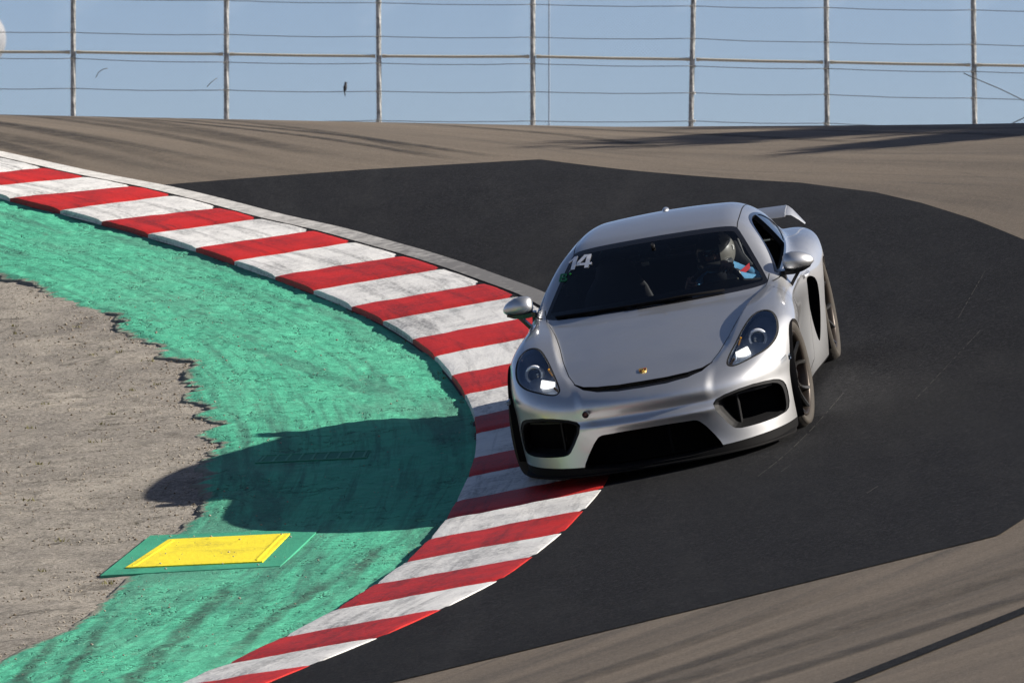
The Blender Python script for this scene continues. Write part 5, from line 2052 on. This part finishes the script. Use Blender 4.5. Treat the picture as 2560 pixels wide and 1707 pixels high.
chain = [('pelvis', 'waist'), ('waist', 'chest'), ('chest', 'neck'), ('neck', 'head'), ('head', 'crown'), ('chest', 'shl'), ('shl', 'ell'), ('ell', 'wrl'), ('chest', 'shr'), ('shr', 'elr'), ('elr', 'wrr'), ('pelvis', 'hil'), ('hil', 'knl'), ('knl', 'anl'), ('anl', 'tol'), ('pelvis', 'hir'), ('hir', 'knr'), ('knr', 'anr'), ('anr', 'tor')]
nm_ = list(joints)
me = bpy.data.meshes.new('person')
me.from_pydata([joints[k][0] for k in nm_], [(nm_.index(a), nm_.index(b)) for a, b in chain], [])
person = bpy.data.objects.new('person', me)
COL.objects.link(person)
me.materials.append(M_shirt)
person.matrix_world = CAR_R
md = person.modifiers.new('skin', 'SKIN')
for k, v in zip(nm_, me.skin_vertices[0].data):
    r_ = joints[k][1]
    v.radius = (r_, r_)
    v.use_root = (k == 'pelvis')
md.use_smooth_shade = True
sb = person.modifiers.new('sub', 'SUBSURF')
sb.levels = 2
sb.render_levels = 2
tag(person, 'driver in dark helmet, sunglasses and blue sleeves gripping the steering wheel', 'person')


def ell(c, r_, nu=20, nv=14, cut=None):
    mm = MB()
    vs_, fs = [], []
    for i in range(nv + 1):
        t_ = math.pi * i / nv
        for k in range(nu):
            a = 2 * math.pi * k / nu
            vs_.append((c[0] + r_[0] * math.sin(t_) * math.cos(a), c[1] + r_[1] * math.sin(t_) * math.sin(a), c[2] + r_[2] * math.cos(t_)))
    for i in range(nv):
        for k in range(nu):
            f_ = (i * nu + k, i * nu + (k + 1) % nu, (i + 1) * nu + (k + 1) % nu, (i + 1) * nu + k)
            ctr = [sum(vs_[j][q] for j in f_) / 4 for q in range(3)]
            if cut is None or not cut(ctr):
                fs.append(f_)
    mm.add(vs_, fs)
    return mm


HC = (.335, 1.465, 1.012)
opening = lambda p: p[1] < HC[1] - .055 and -.048 < p[2] - HC[2] < .034 and abs(p[0] - HC[0]) < .098
hm = ell(HC, (.128, .150, .132), 36, 28, opening)
hel = hm.build('helmet', M_helmet, person, smooth=True)
so = hel.modifiers.new('thick', 'SOLIDIFY')
so.thickness = .018
so.offset = -1
# lighter grey over the left side, vent and chin bar
hp = ell(HC, (.1305, .1525, .1345), 36, 28, lambda p: not (p[0] - HC[0] > .050 and p[1] < HC[1] + .10 and p[2] > HC[2] - .085))
o_ = hp.build('helmet_side', M_helm2, hel, smooth=True)
m = MB()
m.box((HC[0] + .118, HC[1] - .045, HC[2] + .015), (.02, .03, .035), bevel=.006)
m.build('helmet_pivot', simple('white_fitting', (0.75, 0.74, 0.70), 0.4), hel)
m = MB()
m.box((HC[0] + .105, HC[1] - .07, HC[2] + .075), (.014, .014, .014), bevel=.004)
m.build('visor_screw', simple('pale_screw', (0.7, 0.6, 0.4), 0.4), hel)
m = MB()
m.tube([(HC[0] - .10, HC[1] - .095, HC[2] - .062), (HC[0] - .05, HC[1] - .145, HC[2] - .068), (HC[0], HC[1] - .158, HC[2] - .07), (HC[0] + .05, HC[1] - .145, HC[2] - .068), (HC[0] + .10, HC[1] - .095, HC[2] - .062)], .026, 10)
m.build('chin_bar', M_helmet, hel, smooth=True)
fc = ell((HC[0], HC[1] - .035, HC[2] - .01), (.074, .088, .10), 20, 14)
fc.tube([(HC[0], HC[1] - .118, HC[2] + .008), (HC[0], HC[1] - .138, HC[2] - .022), (HC[0], HC[1] - .120, HC[2] - .03)], [.008, .014, .010], 8)
fc.tube([(HC[0] - .025, HC[1] - .112, HC[2] - .048), (HC[0], HC[1] - .122, HC[2] - .049), (HC[0] + .025, HC[1] - .112, HC[2] - .048)], .006, 6)
fc.build('face', M_skin, person, smooth=True)
m = MB()
for sx2 in (-1, 1):
    e_ = ell((HC[0] + sx2 * .036, HC[1] - .115, HC[2] + .008), (.032, .012, .020), 14, 8)
    m.add(e_.v, e_.f)
m.tube([(HC[0] - .07, HC[1] - .09, HC[2] + .014), (HC[0], HC[1] - .127, HC[2] + .014), (HC[0] + .07, HC[1] - .09, HC[2] + .014)], .004, 6)
m.build('sunglasses', M_shade, person, smooth=True)


def hand(center, a_rim, name):
    """palm behind the rim, four fingers curled over it and a thumb along it"""
    m = MB()
    rad = (sx_ * math.cos(a_rim) + su * math.sin(a_rim))
    tan = (-sx_ * math.sin(a_rim) + su * math.cos(a_rim))
    c_ = SWC + rad * .172
    palm = []
    for s_, w_ in ((-.045, .7), (-.03, 1), (0, 1.05), (.03, 1), (.042, .7)):
        palm.append([c_ + tan * s_ + rad * (.020 + .016 * math.cos(q) * w_) + sn * (.006 + .034 * math.sin(q) * w_) for q in [2 * math.pi * k / 10 for k in range(10)]])
    m.loft(palm)
    for k, ln in enumerate((.92, 1.0, .97, .82)):
        o_ = tan * (-.033 + k * .022)
        pts = [c_ + o_ + rad * (.030 * math.cos(q)) * ln + sn * (-.030 * math.sin(q)) for q in (0.2, .9, 1.6, 2.3, 2.9)]
        m.tube(pts, [.0095, .0095, .009, .0085, .006], 8)
    m.tube([c_ + tan * -.03 + rad * .005 + sn * .022, c_ + tan * -.058 - rad * .004 + sn * .012, c_ + tan * -.072 - rad * .006 - sn * .008], [.012, .0105, .007], 8)
    return m.build(name, M_skin, person, smooth=True)


hand(None, math.radians(62), 'hand')
hand(None, math.radians(158), 'hand')
m = MB()
wc = Vector(joints['wrl'][0])
wd_ = (Vector(joints['ell'][0]) - wc).normalized()
m.tube([wc + wd_ * .005, wc + wd_ * .035], .046, 14)
m.build('wrist_watch', simple('pale_watch_strap', (0.42, 0.40, 0.33), 0.5), person, smooth=True, sharp=40)
m = MB()
m.tube([(.43, 1.50, .66), (.42, 1.53, .78), (.40, 1.60, .86)], [.03, .03, .03], 8)
m.build('shoulder_strap', M_trim, person, smooth=True)
m = MB()
rings = []
for zz, yy, rx_, ry_ in ((.50, 1.53, .165, .155), (.62, 1.585, .165, .160), (.74, 1.625, .180, .170), (.82, 1.625, .170, .140), (.87, 1.61, .10, .10)):
    rings.append([(.345 + rx_ * math.cos(a), yy + ry_ * math.sin(a), zz) for a in [2 * math.pi * k / 20 for k in range(20)]])
m.loft(rings)
m.build('torso_shade', simple('torso_shade_dark', (0.012, 0.013, 0.018), 0.85), person, smooth=True)  # dark shell over the blue shirt stands in for shade on the torso

# ------------------------------------------------------------------ trees right of the frame, whose shadows reach the crest
M_bark = simple('rough_bark', (0.09, 0.068, 0.05), 0.9, noise_amt=0.4, noise_scale=12)


def mat_leaf():
    t = NT('oak_leaves')
    v = t.coord()
    n1 = t.noise(v, 3, 3)
    t.p(Base_Color=t.mix(n1, (0.028, 0.05, 0.018), (0.07, 0.10, 0.03)), Roughness=0.6)
    return t.m


M_leaf = mat_leaf()


def tree(x_, y_, height, spread, label, seed):
    rr = random.Random(seed)
    z_ = float(hgt(x_, y_)) - .2
    root = empty('oak_tree', (x_, y_, z_))
    tag(root, label, 'tree', 'trees right of the track')
    m = MB()
    pts = [(0, 0, 0), (.1, .05, height * .18), (-.05, .1, height * .36), (.1, 0, height * .6), (0, .1, height * .82)]
    m.tube(pts, [.34, .27, .22, .13, .05], 10)
    tips = [Vector((0, 0, height * .8))]
    for k in range(13):
        a = k * 2.4
        h0 = height * (.28 + .045 * k)
        ln = spread * (.95 - .045 * k) * (0.8 + .4 * rr.random())
        p0 = Vector((0, 0, h0))
        p1 = p0 + Vector((math.cos(a) * ln * .5, math.sin(a) * ln * .5, ln * .25))
        p2 = p0 + Vector((math.cos(a + .2) * ln, math.sin(a + .2) * ln, ln * .42))
        m.tube([p0, p1, p2], [.12, .07, .02], 6)
        tips += [p1.lerp(p2, .3), p1.lerp(p2, .75), p2]
    m.build('trunk', M_bark, root, smooth=True)
    V, F = [], []
    for tp in tips:
        R0 = spread * (.24 + .14 * rr.random())
        for q in range(420):
            d = Vector((rr.gauss(0, 1), rr.gauss(0, 1), rr.gauss(0, .75)))
            d = d.normalized() * R0 * rr.random() ** .45
            c_ = tp + d
            u_ = Vector((rr.gauss(0, 1), rr.gauss(0, 1), rr.gauss(0, 1))).normalized()
            w_ = u_.orthogonal().normalized()
            s_ = .10 + .07 * rr.random()
            n_ = len(V)
            V += [c_ - u_ * s_, c_ + w_ * s_ * .5, c_ + u_ * s_, c_ - w_ * s_ * .5]
            F.append((n_, n_ + 1, n_ + 2, n_ + 3))
    cr_ = mesh_obj('crown', V, np.array(F), M_leaf, root)
    return root


tree(16.5, 18.6, 9.0, 3.4, 'broad oak standing nearest the track beyond the right edge', 4)
tree(22.0, 22.0, 12.0, 4.0, 'tall oak standing behind the nearest one beyond the right edge', 9)
tree(13.5, 15.6, 6.0, 2.2, 'oak farthest right on the slope beyond the right edge', 14)

# ------------------------------------------------------------------ loose stones and weeds
def scatter_stones(name, n, xf, yr, smin_, smax_, dz, mat, label):
    V, F = [], []
    ico = [(0, 0, 1), (.9, 0, .1), (.3, .85, .0), (-.75, .5, .1), (-.7, -.55, 0), (.35, -.85, .05), (0, 0, -.5)]
    fc_ = [(0, 1, 2), (0, 2, 3), (0, 3, 4), (0, 4, 5), (0, 5, 1), (6, 2, 1), (6, 3, 2), (6, 4, 3), (6, 5, 4), (6, 1, 5)]
    for _ in range(n):
        y_ = rng.uniform(*yr)
        x_ = xf(y_)
        s_ = smin_ + (smax_ - smin_) * rng.random() ** 3
        a = rng.uniform(0, 6.28)
        z_ = float(hgt(x_, y_)) + dz
        n0 = len(V)
        for p in ico:
            q = (p[0] * math.cos(a) - p[1] * math.sin(a), p[0] * math.sin(a) + p[1] * math.cos(a), p[2])
            k = 0.8 + .4 * rng.random()
            V.append((x_ + q[0] * s_ * k, y_ + q[1] * s_ * k, z_ + q[2] * s_ * .7 * k))
        F += [tuple(i + n0 for i in f_) for f_ in fc_]
    o = mesh_obj(name, V, np.array(F), mat)
    tag(o, label, 'gravel', None, 'stuff')
    return o


M_stone = simple('pale_gravel', (0.34, 0.30, 0.24), 0.9, noise_amt=0.6, noise_scale=9)
M_stone2 = simple('brown_gravel', (0.16, 0.125, 0.085), 0.9, noise_amt=0.6, noise_scale=9)
scatter_stones('loose_gravel', 5200, lambda y_: float(ragged(np.array([y_]))[0]) - .02 - 3.2 * rng.random() ** 1.5, (-9, 12), .004, .013, -.052, M_stone, 'pale loose gravel on the weathered ground inside the corner')
scatter_stones('dark_gravel', 4200, lambda y_: float(ragged(np.array([y_]))[0]) - .01 - 3.2 * rng.random() ** 1.3, (-9, 12), .004, .015, -.053, M_stone2, 'brown loose gravel on the weathered ground inside the corner')
scatter_stones('apron_grit', 420, lambda y_: float(ragged(np.array([y_]))[0]) + 1.3 * rng.random() ** 2, (-8, 11), .004, .013, -.018, M_stone, 'pale grit scattered over the green apron')
M_weed = simple('dry_weed', (0.14, 0.13, 0.03), 0.8, noise_amt=0.4)
V, F = [], []
for _ in range(60):
    y_ = rng.uniform(-8, 14)
    onk = rng.random() < .35
    x_ = float(kerbL(np.array([y_]))[0]) - .02 if onk else float(ragged(np.array([y_]))[0]) - .05 - 1.6 * rng.random()
    z_ = float(hgt(x_, y_)) - .045
    for b_ in range(14):
        a = rng.uniform(0, 6.28)
        ln = rng.uniform(.012, .035)
        c_ = Vector((x_ + rng.normal() * .022, y_ + rng.normal() * .03, z_))
        t_ = c_ + Vector((math.cos(a) * ln, math.sin(a) * ln, ln * 1.0))
        s_ = Vector((-math.sin(a), math.cos(a), 0)) * .004
        n0 = len(V)
        V += [c_ - s_, c_ + s_, t_]
        F.append((n0, n0 + 1, n0 + 2))
o = mesh_obj('weeds', V, np.array(F), M_weed)
tag(o, 'sparse dry weeds in cracks and along the kerb', 'weeds', None, 'stuff')

# ------------------------------------------------------------------ unseen dry hills added so the car paint reflects less bright sky
def mat_hill():
    t = NT('dry_grass_hill')
    v = t.coord()
    n1 = t.noise(v, 0.05, 6, 0.6, 0.5)
    n2 = t.noise(v, 0.9, 4, 0.6)
    base = t.mix(n2, (0.13, 0.105, 0.055), (0.21, 0.17, 0.095))
    base = t.mix(t.ramp(n1, [(0.50, 0), (0.56, 1)]), base, (0.035, 0.045, 0.02))
    t.p(Base_Color=base, Roughness=0.95)
    return t.m


th = np.radians(np.linspace(32, 322, 180))
rad_ = np.array([62, 75, 92, 112, 135, 165, 210, 280, 380, 520.])
TH, RD = np.meshgrid(th, rad_)
prof = np.interp(RD, [62, 80, 110, 150, 210, 300, 520], [0, 1.5, 7, 15, 25, 34, 30])
endf = sm((np.degrees(TH) - 32) / 25) * sm((322 - np.degrees(TH)) / 25)
HX = CAMLOC[0] + RD * np.sin(TH)
HY = CAMLOC[1] + RD * np.cos(TH)
HZ = hgt(HX, HY) - 1.0 + prof * endf * (0.55 + 0.9 * fbm(HX * .013 + 5, HY * .013 + 5, 4))
ii = np.arange(TH.size).reshape(TH.shape)
hills = mesh_obj('hills', np.stack([HX, HY, HZ], -1).reshape(-1, 3), np.stack([ii[:-1, :-1], ii[:-1, 1:], ii[1:, 1:], ii[1:, :-1]], -1).reshape(-1, 4), mat_hill(), smooth=True)
tag(hills, 'unseen dry grassy hills added to darken the reflections in the car paint', None, None, 'structure')
